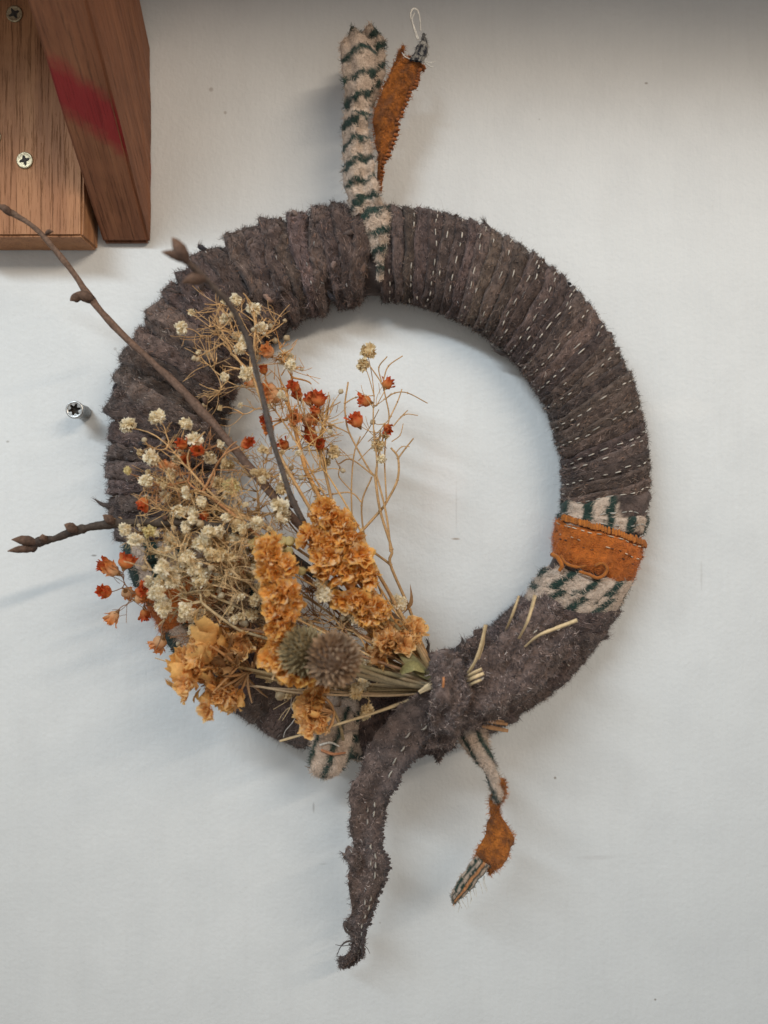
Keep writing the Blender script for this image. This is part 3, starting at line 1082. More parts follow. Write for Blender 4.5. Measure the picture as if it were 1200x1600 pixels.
strip('striped_tip', [(742, 1334, 768, 1354, .042), (726, 1354, 756, 1372, .041), (708, 1380, 740, 1392, .040), (701, 1396, 724, 1404, .039), (703, 1408, 712, 1412, .039)],
      cf_tail_end, wreath, 'frayed striped tip of the tie tail', bulge=.0015, nfib=260, fiblen=(.001, .0025), seed=44, res=2.2)
for k in range(11):
    x0, y0 = 712 + k * 4.6 + RNG.normal(0, 2), 1404 - k * 3.6 + RNG.normal(0, 2)
    thread([(x0, y0, .039), (x0 + RNG.uniform(-4, 8), y0 + 9, .039), (x0 + RNG.uniform(-2, 10), y0 + RNG.uniform(14, 26), .038)], .00026, WH, 'fringe_thread')

TAIL = [(668, 1078, 700, 1130, .062), (640, 1092, 676, 1152, .062), (606, 1120, 652, 1178, .056), (576, 1160, 636, 1200, .048), (560, 1200, 622, 1226, .042),
        (546, 1236, 606, 1246, .037), (546, 1262, 603, 1266, .034), (543, 1290, 597, 1294, .032), (552, 1320, 596, 1320, .031), (548, 1342, 606, 1346, .033),
        (544, 1368, 602, 1374, .032), (546, 1396, 592, 1406, .030), (548, 1424, 580, 1432, .028), (540, 1446, 574, 1458, .026), (544, 1466, 573, 1474, .025),
        (546, 1484, 566, 1490, .024), (532, 1500, 548, 1504, .022), (529, 1508, 534, 1512, .021)]
# the ribbon turns a little about its length as it hangs
TAIL = [(a_, b_, c_, d_, e_ + .0045 * math.sin(k_ * 1.25 + .6), e_ - .0045 * math.sin(k_ * 1.25 + .6)) for k_, (a_, b_, c_, d_, e_) in enumerate(TAIL)]
strip('tie_tail', TAIL,
      cf_brown(51), wreath, 'long grey-brown tie tail hanging to a frayed point', bulge=.0002, thick=.0008, nfib=5200, seed=51, lump=.0010, fine=.0006, trim=1.0, nub=1, nubcol=(.07, .05, .045),
      stitches=[(.74, 16, 9, .7, (.42, .37, .31)), (.58, 19, 8, .4, (.40, .35, .30))], fold=.0010)
strip('tie_tail', [(532, 1334, 556, 1330, .030), (536, 1340, 566, 1342, .036), (546, 1352, 566, 1356, .032)], cf_brown(52), wreath,
      'turned fold on the edge of the tie tail', bulge=.003, nfib=350, seed=52)
tuft([(552, 1470, .026), (540, 1472, .028), (532, 1480, .028), (526, 1494, .028)], .0007, 30)
tuft([(545, 1448, .027), (538, 1442, .029), (540, 1454, .030), (550, 1462, .029)], .0016, 40)
thread([(545, 1490, .023), (534, 1496, .024), (526, 1506, .024)], .00022, (.10, .08, .075), 'frayed_thread')
thread([(552, 1488, .023), (548, 1502, .024), (540, 1514, .024)], .00022, (.10, .08, .075), 'frayed_thread')
thread([(548, 1476, .023), (536, 1478, .024), (524, 1476, .024)], .00022, (.10, .08, .075), 'frayed_thread')
thread([(558, 1482, .023), (560, 1496, .024), (556, 1508, .024)], .00022, (.10, .08, .075), 'frayed_thread')
thread([(566, 1474, .023), (574, 1482, .024), (578, 1490, .024)], .00022, (.10, .08, .075), 'frayed_thread')
# knot lobes
strip('tie_knot', [(738, 1006, 764, 982, .036), (700, 1046, 720, 1010, .050), (690, 1100, 672, 1030, .062)], cf_brown(61), wreath, 'upper lobe of the wool knot',
      bulge=.005, nfib=1300, seed=61, lump=.0044, lift=.6)
strip('tie_band', [(690, 1060, 715, 1150, .060), (724, 1040, 752, 1140, .060), (764, 1008, 800, 1118, .056), (800, 972, 846, 1080, .050), (834, 940, 884, 1040, .042),
                   (852, 924, 902, 1010, .036)],
      cf_brown(62), wreath, 'broad fuzzy wool band running from the knot up the ring', bulge=.005, nfib=5200, seed=62, lump=.0054, lumpf=120, lift=.35, thick=.003, fold=.0015,
      stitches=[(.5, 22, 9, .4, ST), (.30, 24, 9, .3, ST)])
strip('tie_knot', [(672, 1022, 724, 1020, .044), (668, 1050, 728, 1046, .064), (672, 1080, 734, 1078, .072), (672, 1112, 730, 1112, .070), (668, 1146, 722, 1142, .058),
                   (664, 1172, 708, 1166, .044), (676, 1184, 692, 1180, .034)],
      cf_brown(63), wreath, 'fuzzy wool knot gripping the flower stems', bulge=.003, nfib=3600, seed=63, lump=.0062, lumpf=130, lift=.35, thick=.003)

# ------------------------------------------------------------------ stems, twigs
KNOT = np.array([688., 1072., .052])


def twig(label, pts, r0, r1, buds, cols, thin=1.0):
    e = empty('twig', label, 'twig', 'bare twigs in the bouquet')
    m = MB()
    c = catmull(PA(pts), 70)
    t = np.linspace(0, 1, 70)
    rr = r0 + (r1 - r0) * t
    rr = rr * .84 * thin * (1 + .12 * np.sin(t * 43) * (t > .1) + RNG.normal(0, .04, 70))
    for bx, by, bd, ang, L, R_ in buds:
        bp = P(bx, by, bd)
        k = np.argmin(np.linalg.norm(c - bp, axis=1))
        rr[max(0, k - 1):k + 2] *= 1.22
    c = c + (fbm(c * 60, 5)[:, None] - .5) * .0012
    tube(m, c, rr, cols, n=9, jitter=.09)
    m.build('stem', M_BARK, e)
    for bx, by, bd, ang, L, R_ in buds:
        bp = P(bx, by, bd)
        a = math.radians(ang)
        dr = unit(np.array([math.cos(a), -.25, math.sin(a)]))
        b = MB()
        s = np.linspace(0, 1, 9)
        prof = np.array([.55, .8, .98, 1.05, 1.0, .86, .62, .36, .08]) * R_ * K * .74 * thin ** .6
        tube(b, bp[None] + dr[None] * (s[:, None] * L * K) + np.sin(s * 3)[:, None] * np.array([0, -.0006, .0006]), prof,
             np.array([(.08, .05, .038), (.11, .065, .045), (.17, .095, .06)]), n=9, jitter=.1)
        b.build('bud', M_BARK, e)
    return e


twig('long brown twig crossing the wooden bracket to the frame edge',
     [(700, 1080, .050), (600, 970, .046), (520, 880, .049), (475, 828, .055), (395, 738, .058), (330, 657, .058), (262, 588, .058), (205, 535, .058), (150, 478, .060),
      (110, 420, .062), (60, 362, .064), (10, 328, .066), (-40, 300, .07)],
     .0034, .0013, [(148, 470, .060, 165, 28, 10), (126, 466, .062, 200, 14, 8), (322, 632, .057, 100, 12, 5), (18, 336, .066, 140, 18, 7), (72, 366, .064, 10, 12, 4), (455, 792, .058, 40, 12, 8)],
     np.array([(.14, .10, .08), (.15, .095, .07), (.16, .095, .065), (.13, .085, .06)]))
twig('dark twig rising towards the camera with a forked blurred tip',
     [(698, 1078, .052), (590, 960, .048), (520, 880, .050), (478, 820, .062), (448, 755, .075), (425, 680, .084), (405, 600, .092), (385, 530, .100), (362, 482, .108),
      (335, 450, .116), (308, 422, .122), (290, 405, .126)],
     .0026, .0021, [(292, 410, .126, 120, 30, 13), (294, 408, .126, 165, 30, 9), (320, 436, .120, 195, 26, 11)],
     np.array([(.12, .095, .08), (.11, .088, .076), (.10, .08, .07), (.11, .075, .058)]), thin=.74)
twig('crooked dark twig pointing to the wall screw side with stubby buds',
     [(680, 1060, .050), (560, 950, .048), (470, 880, .052), (400, 842, .058), (345, 822, .058), (290, 816, .058), (230, 816, .058), (175, 818, .058), (140, 824, .058),
      (110, 832, .058), (85, 842, .059), (62, 846, .060), (48, 858, .060)],
     .0030, .0024, [(120, 830, .060, 150, 18, 9), (178, 818, .060, 140, 18, 8), (58, 848, .061, 172, 32, 9), (52, 858, .061, 185, 32, 7), (70, 848, .061, 100, 12, 7),
                    (45, 856, .061, 200, 8, 8), (258, 814, .060, 80, 8, 5)],
     np.array([(.09, .07, .055), (.08, .06, .045), (.065, .048, .038), (.06, .042, .034)]))


# ------------------------------------------------------------------ flower heads (shared meshes)
def petal_grid(L, Wd, cup, nL=4, nW=3, tipjit=.15, rag=.0):
    """petal along +z from origin, width in x, cupping towards -y"""
    s = np.linspace(0, 1, nL)
    t = np.linspace(-1, 1, nW)
    S, T = np.meshgrid(s, t, indexing='ij')
    wv = np.array([.25, .8, 1.0, .7])[:nL] if nL == 4 else np.interp(s, [0, .4, .75, 1], [.25, .85, 1, .6])
    x = T * Wd * .5 * wv[:, None]
    z = S * L * (1 + RNG.uniform(-tipjit, tipjit, (1, nW)) * S)
    y = -cup * L * (S ** 2) + .35 * Wd * (T ** 2) * S * (-1 if cup > 0 else 1)
    y = y + RNG.uniform(-1, 1, S.shape) * rag * L
    return np.stack([x, y, z], -1), S, T


def orient(v, dirv, spin):
    """take +z to dirv, with a spin about it"""
    q = Vector((0, 0, 1)).rotation_difference(Vector(dirv)) @ Quaternion((0, 0, 1), spin)
    Rm = np.array(q.to_matrix())
    return v @ Rm.T


def gyp_mesh(seed, yellow=0.0):
    r = np.random.default_rng(seed)
    m = MB()
    s = np.linspace(0, np.pi, 7)
    tube(m, np.stack([0 * s, 0 * s, .12 - .36 * np.cos(s)], -1), np.maximum(np.sin(s), .05) * .40, (.88, .76, .54), n=9, jitter=.12)
    n = 64
    for k in range(n):
        f = (k + .5) / n
        zc = 1 - f * 1.5
        rad = math.sqrt(max(0, 1 - zc * zc))
        a = k * 2.39996 + r.uniform(-.4, .4)
        d = np.array([rad * math.cos(a), rad * math.sin(a), zc]) + r.normal(0, .18, 3)
        g, S, T = petal_grid(.44 * r.uniform(.7, 1.2), .50 * r.uniform(.7, 1.2), r.uniform(-.7, .7), rag=.12, tipjit=.25)
        g = orient(g, unit(d), r.uniform(0, 6.28)) + unit(d) * .20
        base = np.array((.98, .89, .71)) if r.random() > .3 + yellow else np.array((.96, .82, .56))
        if yellow > .5:
            base = np.array((.84, .72, .38))
        c = base * r.uniform(.86, 1.06) * (1 - .0 * S[..., None])
        c = c * (1 - S[..., None]) * np.array((.93, .86, .70)) + c * S[..., None]
        m.grid(g, c)
    # green-brown calyx below
    s = np.linspace(0, 1, 5)
    tube(m, np.stack([0 * s, 0 * s, -.45 + .5 * s], -1), [.08, .2, .26, .22, .1], (.42, .30, .15), n=7)
    me = m.mesh('flower_head')
    me.materials.append(M_PETAL)
    return me


def bud_mesh(seed, pale):
    r = np.random.default_rng(seed)
    m = MB()
    red = np.array((.56, .075, .022)) if not pale else np.array((.72, .24, .06))
    org = np.array((.78, .33, .10)) if not pale else np.array((.75, .50, .28))
    s = np.linspace(0, 1, 9)
    a = np.linspace(0, 2 * np.pi, 14, endpoint=False)
    prof = np.array([.12, .36, .48, .52, .50, .42, .34, .36, .44]) * r.uniform(.9, 1.1)
    S, A = np.meshgrid(s, a, indexing='ij')
    rr = prof[:, None] * (1 + .13 * np.cos(A * 5 + r.uniform(0, 6)) * (S + .3) + r.uniform(-.07, .07, S.shape))
    z = -.5 + S * 1.1 + .16 * np.cos(A * 5 + 1) * (S > .95) + r.uniform(-.04, .04, S.shape)
    v = np.stack([rr * np.cos(A), rr * np.sin(A), z], -1)
    f = np.clip(S + .25 * np.cos(A * 5)[...] * .6, 0, 1)[..., None]
    m.grid(v, org * (1 - f) + red * f, close_v=True)
    for k in range(9):
        an = k * 2.4 + r.uniform(-.3, .3)
        g, Sg, Tg = petal_grid(.55 * r.uniform(.8, 1.3), .42, r.uniform(.1, .5), rag=.06)
        d = unit(np.array([math.cos(an) * .22, math.sin(an) * .22, .95]))
        g = orient(g, d, r.uniform(0, 6)) + np.array([math.cos(an) * .34, math.sin(an) * .34, r.uniform(-.25, .08)])
        c = org * (1 - Sg[..., None]) + red * r.uniform(.7, 1.2) * Sg[..., None]
        m.grid(g, c)
    tube(m, np.array([[0, 0, -.75], [0, 0, -.6], [0, 0, -.45]]), [.06, .14, .24], (.35, .18, .07), n=7)
    me = m.mesh('bud')
    me.materials.append(M_PETAL)
    return me


def round_bud_mesh(seed, col):
    r = np.random.default_rng(seed)
    m = MB()
    s = np.linspace(0, 1, 7)
    tube(m, np.stack([.05 * np.sin(s * 4), 0 * s, -.5 + s], -1), np.array([.12, .34, .48, .52, .46, .3, .08]), np.array(col), n=8, jitter=.08)
    me = m.mesh('flower_head')
    me.materials.append(M_PETAL)
    return me


def statice_mesh(seed):
    """papery crumpled funnel with a ruffled rim"""
    r = np.random.default_rng(seed)
    m = MB()
    for lay in range(3):
        nr, na = 5, 26
        s = np.linspace(.12, 1, nr)
        a = np.linspace(0, 2 * np.pi, na, endpoint=False)
        S, A = np.meshgrid(s, a, indexing='ij')
        k1, k2 = r.uniform(0, 6, 2)
        nl = r.integers(5, 8)
        rad = S * (1 - .17 * lay) * (1 + .16 * np.cos(A * 5 + k1) * S + r.uniform(-.06, .06, S.shape))
        z = (.55 - .12 * lay) * S ** 1.5 * (1.1 + .2 * lay) + .20 * S ** 2 * np.sin(A * nl + k2) + r.uniform(-.07, .07, S.shape) * S + lay * .12
        v = np.stack([rad * np.cos(A), rad * np.sin(A), z - .3], -1)
        v = v + (np.stack([vn(v * 3.1, seed * 3 + q_) for q_ in range(3)], -1) - .5) * .5 * S[..., None]
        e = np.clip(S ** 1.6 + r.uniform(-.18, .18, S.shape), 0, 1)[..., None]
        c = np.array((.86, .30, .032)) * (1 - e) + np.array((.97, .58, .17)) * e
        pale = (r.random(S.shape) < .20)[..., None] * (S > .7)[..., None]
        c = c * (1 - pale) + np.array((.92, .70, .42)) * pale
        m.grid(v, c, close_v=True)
    for k in range(6):
        an = r.uniform(0, 6.28)
        g, Sg, Tg = petal_grid(.8 * r.uniform(.7, 1.1), .5, r.uniform(-.6, .6), rag=.12)
        g = orient(g, unit(np.array([math.cos(an) * .7, math.sin(an) * .7, .9])), r.uniform(0, 6)) + np.array([0, 0, -.2])
        m.grid(g, np.array((.90, .42, .08)) * r.uniform(.75, 1.1))
    me = m.mesh('floret')
    me.materials.append(M_PAPER)
    return me


GYP = [gyp_mesh(100 + i) for i in range(7)]
GYPY = [gyp_mesh(120 + i, .9) for i in range(2)]
GYPT = []
for i in range(3):
    me = GYP[i].copy()
    ca = np.zeros(len(me.vertices) * 4, np.float32)
    me.color_attributes['Col'].data.foreach_get('color', ca)
    ca = ca.reshape(-1, 4)
    ca[:, :3] *= np.array((.86, .77, .62))
    me.color_attributes['Col'].data.foreach_set('color', ca.ravel())
    GYPT.append(me)
RED = [bud_mesh(140 + i, False) for i in range(4)]
ORB = [bud_mesh(150 + i, True) for i in range(3)]
SMALL = [round_bud_mesh(160, (.66, .55, .38)), round_bud_mesh(161, (.55, .42, .26))]
YEL = [round_bud_mesh(165, (.74, .64, .32)), round_bud_mesh(166, (.70, .58, .28))]
STAT = [statice_mesh(170 + i) for i in range(6)]


STATP = []
for i in range(3):
    me = STAT[i].copy()
    ca = np.zeros(len(me.vertices) * 4, np.float32)
    me.color_attributes['Col'].data.foreach_get('color', ca)
    ca = ca.reshape(-1, 4)
    ca[:, :3] = ca[:, :3] * .62 + np.array((.90, .62, .33)) * .38
    me.color_attributes['Col'].data.foreach_set('color', ca.ravel())
    STATP.append(me)


def place(name, me, parent, pos, dirv, size):
    o = bpy.data.objects.new(name, me)
    q = Vector((0, 0, 1)).rotation_difference(Vector(unit(np.asarray(dirv)))) @ Quaternion((0, 0, 1), random.uniform(0, 6.28))
    o.matrix_world = Matrix.LocRotScale(Vector(pos), q, Vector((size * random.uniform(.86, 1.14), size * random.uniform(.86, 1.14), size)))
    COL.objects.link(o)
    o.parent = parent
    return o


KINDS = {'w': (GYP, 'flower_head', .0053), 'y': (GYPY, 'flower_head', .0048), 't': (GYPT, 'flower_head', .0046), 'r': (RED, 'bud', .0056), 'o': (ORB, 'bud', .0056),
         's': (SMALL, 'bud', .0036), 'b': (YEL, 'bud', .0042)}
TAN = np.array((.52, .31, .14))
DRK = np.array((.24, .125, .06))
STRAWC = np.array((.55, .40, .22))


def bent(p, q, k=.12, n=7):
    """gently bowed path from p to q with a slight zigzag"""
    L = np.linalg.norm(q - p)
    o = RNG.normal(0, k * L * .5, 3)
    t = np.linspace(0, 1, n)[:, None]
    return p * (1 - t) + q * t + o * np.sin(t * math.pi)


def grow(mb_, p, targets, r, col, out, depth=0, stray=.5):
    if len(targets) == 1:
        q = targets[0][0]
        path = bent(p, q, .16)
        tube(mb_, path, [r, max(r * .65, .00022)], col, n=5)
        out.append((targets[0], unit(path[-1] - path[-3])))
        return
    T = np.array([t[0] for t in targets])
    cen = T.mean(0)
    f = RNG.uniform(.55, .72) if depth == 0 else RNG.uniform(.35, .55)
    q = p + (cen - p) * f + RNG.normal(0, .0014, 3)
    path = bent(p, q, .07)
    tube(mb_, path, [r, r * .85], col, n=6)
    # swollen node
    tube(mb_, np.array([q - unit(q - p) * .0007, q, q + unit(q - p) * .0007]), [r * .8, r * 1.5, r * .8], col * .85, n=6)
    # a bare side twig or two
    for _ in range(2):
        if RNG.random() < stray:
            dv = unit(unit(cen - q) + RNG.normal(0, .6, 3) * np.array([1, .4, 1]))
            L = RNG.uniform(.006, .018)
            tip = q + dv * L
            tip[1] = min(tip[1], -.036) if q[1] < -.036 else tip[1]
            mid = q + dv * L * .55
            tube(mb_, bent(q, tip, .15), [r * .6, .00016], col, n=5)
            dv2 = unit(dv + RNG.normal(0, .5, 3))
            tube(mb_, bent(mid, mid + dv2 * L * .5, .1, 4), [r * .45, .00014], col, n=5)
    c = T - cen
    u, s_, vt = np.linalg.svd(c, full_matrices=False)
    k = c @ vt[0]
    order = np.argsort(k)
    cut = len(T) // 2 if len(T) > 3 else max(1, len(T) // 2)
    gaps = np.diff(k[order])
    if len(T) > 3:
        cut = 1 + int(np.argmax(gaps[0:len(T) - 1]))
    for part in (order[:cut], order[cut:]):
        grow(mb_, q, [targets[i] for i in part], max(r * .78, .0003), col, out, depth + 1, stray)


def sprig(label, heads, col, r=.0008, group='dried filler sprigs in the bouquet', name='dried_sprig', cat='dried flower', via=None, stray=.5, start=None, paths=(), dz=None,
          tips=()):
    """heads: (px, py, kind, scale, depth or None)"""
    e = empty(name, label, cat, group)
    m = MB()
    T = []
    for h in heads:
        d = h[4] if len(h) > 4 and h[4] is not None else (dz[0] + (dz[1] - dz[0]) * random.random())
        T.append((P(h[0], h[1], d), h[2], h[3] if len(h) > 3 else 1.0))
    for tx, ty in tips:
        d = dz[0] + (dz[1] - dz[0]) * random.random()
        T.append((P(tx, ty, d), None, 0))
    s0 = np.array(start if start is not None else KNOT + np.array([RNG.uniform(-4, 4), RNG.uniform(-14, 14), RNG.uniform(-.006, .006)]))
    p = PA(s0)
    if via is not None:
        q = PA(np.array(via))
        tube(m, bent(p, q, .05, 12), [r * 1.15, r], col, n=6)
        p = q
    out = []
    if T:
        grow(m, p, T, r, col, out, 0, stray)
    for pts, rr in paths:
        tube(m, catmull(PA(pts), 4 * len(pts)), [rr, rr * .8], col * RNG.uniform(.8, 1.15), n=6)
        for x in pts[1:-1]:
            c_ = P(*x)
            tube(m, np.array([c_ - [0, 0, .0005], c_, c_ + [0, 0, .0005]]), [rr * .9, rr * 1.35, rr * .9], col * .9, n=6)
    m.build('stem', M_STEM, e)
    for (pos, kind, scl), dv in out:
        if kind is None:
            continue
        meshes, nm, size = KINDS[kind]
        dv = unit(dv + np.array([0, -.55, .15]) + RNG.normal(0, .25, 3))
        place(nm, random.choice(meshes), e, pos + dv * size * scl * .3, dv, size * scl * random.uniform(.88, 1.12))
    return e


W = 'w'
sprig('tallest cream baby\'s breath sprig, its blooms around the dark twig\'s upper part',
      [(366, 471, W, 1.0), (302, 488, W, .55), (290, 514, W, 1.15), (354, 497, W, 1.05), (396, 489, W, 1.25), (410, 515, W, 1.0), (369, 525, W, .8), (378, 535, W, .85), (372, 544, W, .9),
       (383, 580, W, 1.0), (326, 550, 's', 1), (426, 510, 's', 1), (345, 515, 's', .8), (305, 560, 's', .8)],
      TAN, .0010, via=(425, 690, .056), dz=(.044, .060), stray=.9, tips=[(320, 475), (327, 479), (380, 458), (384, 462), (420, 484), (440, 495), (436, 500), (350, 478), (318, 530)])
sprig('cream and orange sprig with blooms just inside the ring\'s upper edge',
      [(445, 565, W, 1.15), (453, 572, W, .9), (433, 532, 's', 1), (447, 531, 's', 1), (422, 554, 'o', 1.2), (433, 618, 'o', 1.5), (428, 610, 'o', 1.3), (397, 600, 'o', 1), (413, 582, 'r', .9),
       (464, 653, 'o', 1.3), (478, 656, 'o', 1.3), (422, 670, 'o', 1.1), (420, 659, 'r', .9), (470, 578, 's', .6)],
      np.array((.52, .26, .09)), .0013, via=(478, 735, .05), dz=(.042, .056), stray=.7, tips=[(458, 545), (475, 575), (486, 600)])
sprig('red budded sprig at the middle of the open ring',
      [(463, 606, 'r', 1.0), (467, 621, 'r', .9), (485, 631, 'r', 1.2), (497, 630, 'r', 1.2), (496, 646, 'r', .95), (482, 677, 'r', .9), (492, 688, 'r', 1.1), (500, 696, 'r', 1.2), (447, 698, 'r', 1.0),
       (518, 707, 't', 1.2), (510, 718, 't', .9)],
      TAN * .9, .0010, via=(520, 790, .046), dz=(.036, .050), stray=.9, tips=[(515, 617), (505, 640), (470, 690), (530, 700), (455, 640)])
B_ = lambda x, y, d=.040: (x, y, d)
sprig('sparse wiry sprig standing alone in the ring with a double cream bloom on top',
      [(603, 604, 'r', 1.05, .040), (576, 628, 'r', 1.1, .040), (560, 663, 'r', 1.25, .041), (604, 667, 'r', 1.05, .041), (592, 690, 't', 1.3, .042), (600, 682, 't', .9, .042), (596, 716, 'w', .7, .043),
       (585, 661, 's', 1, .041), (575, 556, 't', 1.5, .040), (571, 576, 't', 1.3, .040)],
      TAN * .85, .0006, via=(588, 742, .042), start=(610, 862, .042), stray=.6,
      paths=[([B_(690, 1070, .050), B_(660, 1008, .044), B_(640, 952, .042), B_(610, 882, .042), B_(612, 858, .042), B_(594, 798, .042), B_(586, 745, .042)], .0010),
             ([B_(586, 745), B_(574, 729), B_(546, 677), B_(540, 650), B_(539, 630), B_(544, 597)], .0006),
             ([B_(546, 677), B_(504, 655), B_(512, 640), B_(532, 628)], .0004), ([B_(539, 630), B_(556, 621), B_(583, 618)], .0004),
             ([B_(586, 745), B_(592, 707), B_(601, 677), B_(608, 653), B_(603, 623), B_(596, 599), B_(578, 572)], .0005),
             ([B_(602, 623), B_(617, 614), B_(637, 614), B_(668, 630)], .0004), ([B_(608, 655), B_(621, 628), B_(628, 608)], .0004),
             ([B_(596, 596), B_(592, 574), B_(605, 557)], .0004), ([B_(599, 594), B_(607, 572), B_(629, 556)], .0004),
             ([B_(610, 882), B_(563, 845), B_(533, 803)], .0008), ([B_(558, 838), B_(595, 797), B_(604, 784), B_(621, 750), B_(622, 716), B_(611, 700)], .0008),
             ([B_(622, 716), B_(634, 700), B_(646, 685)], .0005), ([B_(604, 784), B_(601, 722), B_(603, 677)], .0005),
             ([B_(600, 940), B_(574, 860), B_(565, 790), B_(581, 745)], .0006), ([B_(566, 786), B_(549, 770), B_(520, 772), B_(490, 776)], .0005),
             ([B_(614, 666), B_(632, 648), B_(653, 649)], .00035), ([B_(616, 664), B_(626, 652), B_(637, 641)], .00035), ([B_(551, 830), B_(549, 767), B_(553, 711), B_(563, 682)], .0005),
             ([B_(586, 745), B_(549, 718), B_(529, 725)], .0005), ([B_(549, 718), B_(530, 700)], .0003), ([B_(612, 690), B_(625, 680), B_(630, 662)], .0003),
             ([B_(575, 690), B_(590, 676), B_(612, 650)], .0003), ([B_(560, 720), B_(580, 700), B_(596, 690)], .0003), ([B_(555, 700), B_(575, 672), B_(592, 640)], .0003),
             ([B_(549, 767), B_(530, 745), B_(531, 730)], .0004), ([B_(618, 708), B_(628, 698), B_(640, 698)], .0003)])
# small leaf on that wiry stem
lf = MB()
cl = catmull(PA([(626, 962, .043), (636, 952, .043), (643, 938, .043), (641, 912, .043)]), 10)
wv = np.array([.2, .25, .3, .5, .9, 1.2, 1.2, .9, .5, .05]) * .0012
sd = np.array([.7, .3, -.5])
lf.grid(np.stack([cl - sd * wv[:, None], cl + np.array([0, -.0004, 0]), cl + sd * wv[:, None]], 1), (.26, .14, .06))
e = empty('dried_leaf', 'small curled brown leaf on a stalk in front of the bare wall', 'leaf')
lf.build('blade', M_STEM, e)

sprig('outermost cream sprig lying across the left limb beside the long twig',
      [(204, 669, W, 1.1), (249, 657, W, 1.05), (290, 667, W, 1.0), (302, 692, W, 1.0), (237, 710, W, 1.3), (274, 716, W, 1.0), (221, 706, 't', .6), (227, 688, 's', .8), (276, 684, 's', .7)],
      TAN, .0008, via=(352, 790, .060), dz=(.050, .066), stray=.7, tips=[(262, 668), (252, 695), (320, 675), (265, 690)])
sprig('cream and red sprig above the crooked dark twig',
      [(201, 737, 'y', .7), (231, 752, W, .9), (250, 755, 't', .9), (256, 774, W, 1.1), (272, 737, W, .9), (284, 754, 't', .9), (282, 794, W, 1.1), (226, 781, 'r', 1.1), (334, 712, W, 1.2),
       (355, 722, 't', 1.2), (288, 698, 'r', 1.1), (312, 704, 'r', 1.1), (294, 712, 'r', 1.0), (260, 727, 'o', .8), (272, 728, 'o', .7), (383, 695, 'r', 1.0)],
      np.array((.42, .20, .085)), .0009, via=(360, 800, .062), dz=(.050, .070), stray=.9, tips=[(215, 748), (340, 690), (330, 660), (300, 740), (320, 745), (245, 790), (370, 690)])
sprig('cream sprig just below the crooked dark twig at the bouquet\'s edge',
      [(197, 831, W, .95), (211, 844, W, 1.1), (234, 834, 'y', 1.1), (264, 847, W, 1.0), (284, 845, W, 1.0), (248, 866, W, 1.1), (225, 884, 's', 1.2), (236, 906, W, 1.1), (271, 826, 's', .9),
       (217, 822, 's', .6)],
      STRAWC * .85, .0008, via=(330, 930, .060), dz=(.050, .068), stray=.8, tips=[(222, 862), (205, 855), (262, 820), (240, 850)])
sprig('densest cream sprig, a tight clump of blooms at the bouquet\'s lower edge',
      [(292, 878, W, 1.2), (301, 889, W, 1.2), (308, 901, W, 1.3), (288, 891, W, 1.1), (259, 890, W, 1.2), (272, 898, W, .9), (255, 911, W, 1.1), (272, 912, W, 1.1), (250, 924, W, 1.2),
       (258, 945, W, 1.2), (262, 957, W, 1.25), (287, 952, W, 1.3), (297, 963, W, 1.3), (280, 962, W, 1.0), (318, 903, W, 1.1), (290, 870, W, .9)],
      STRAWC * .8, .0009, via=(375, 985, .062), dz=(.052, .072), stray=.6)
sprig('cream sprig between the two dark twigs near their crossing',
      [(319, 786, W, .95), (308, 799, W, 1.0), (339, 800, 't', .9), (374, 803, 't', 1.1), (405, 814, W, 1.1), (431, 798, W, 1.4), (437, 806, W, 1.1), (367, 763, 'y', 1.5), (346, 757, 't', 1.2),
       (414, 744, 't', 1.0), (441, 767, 't', 1.1), (411, 706, 't', .8), (322, 801, 'r', .8), (374, 822, 't', 1.1), (393, 832, 't', 1.0)],
      TAN * .8, .0009, via=(455, 880, .056), dz=(.046, .066), stray=1.0, tips=[(345, 740), (385, 770), (420, 760), (400, 780), (440, 740), (395, 720)])
sprig('cream sprig in the thick of the bouquet left of the orange statice',
      [(329, 835, W, 1.2), (336, 828, W, .9), (344, 833, W, .8), (320, 852, W, 1.2), (332, 868, 't', 1.2), (343, 868, 't', 1.1), (367, 846, W, 1.2), (378, 846, W, 1.0), (381, 861, 's', 1.2),
       (360, 873, 't', 1.2), (353, 901, W, 1.4), (345, 908, W, 1.0), (367, 893, 't', .9), (332, 884, 's', 1.2), (314, 822, 's', 1.2), (396, 880, 't', 1.3), (398, 862, 't', 1.2), (326, 858, W, .9)],
      TAN * .85, .0009, via=(430, 950, .058), dz=(.050, .070), stray=1.0, tips=[(350, 850), (310, 840), (385, 890), (370, 910), (355, 830)])
sprig('greyish faded sprig low in the bouquet with small closed heads',
      [(329, 927, 't', 1.1), (364, 952, 't', .9), (329, 952, 't', 1.1), (397, 936, 't', 1.2), (395, 957, 't', 1.1), (381, 919, 't', 1.1), (360, 971, 'w', 1.1), (383, 972, 's', 1.6), (405, 925, 't', 1),
       (372, 935, 's', 1.3), (350, 930, 's', 1.2), (410, 950, 't', .9), (345, 962, 's', 1.1), (405, 970, 's', 1.2), (390, 905, 't', 1.0), (340, 940, 't', .9), (415, 910, 't', 1.0), (376, 962, 't', .9),
       (320, 975, 's', 1)],
      np.array((.28, .19, .11)), .0009, via=(450, 1000, .056), dz=(.046, .066), stray=1.0, tips=[(310, 920), (335, 900), (300, 930), (420, 930), (430, 965), (360, 915), (385, 945), (350, 980), (300, 985)])
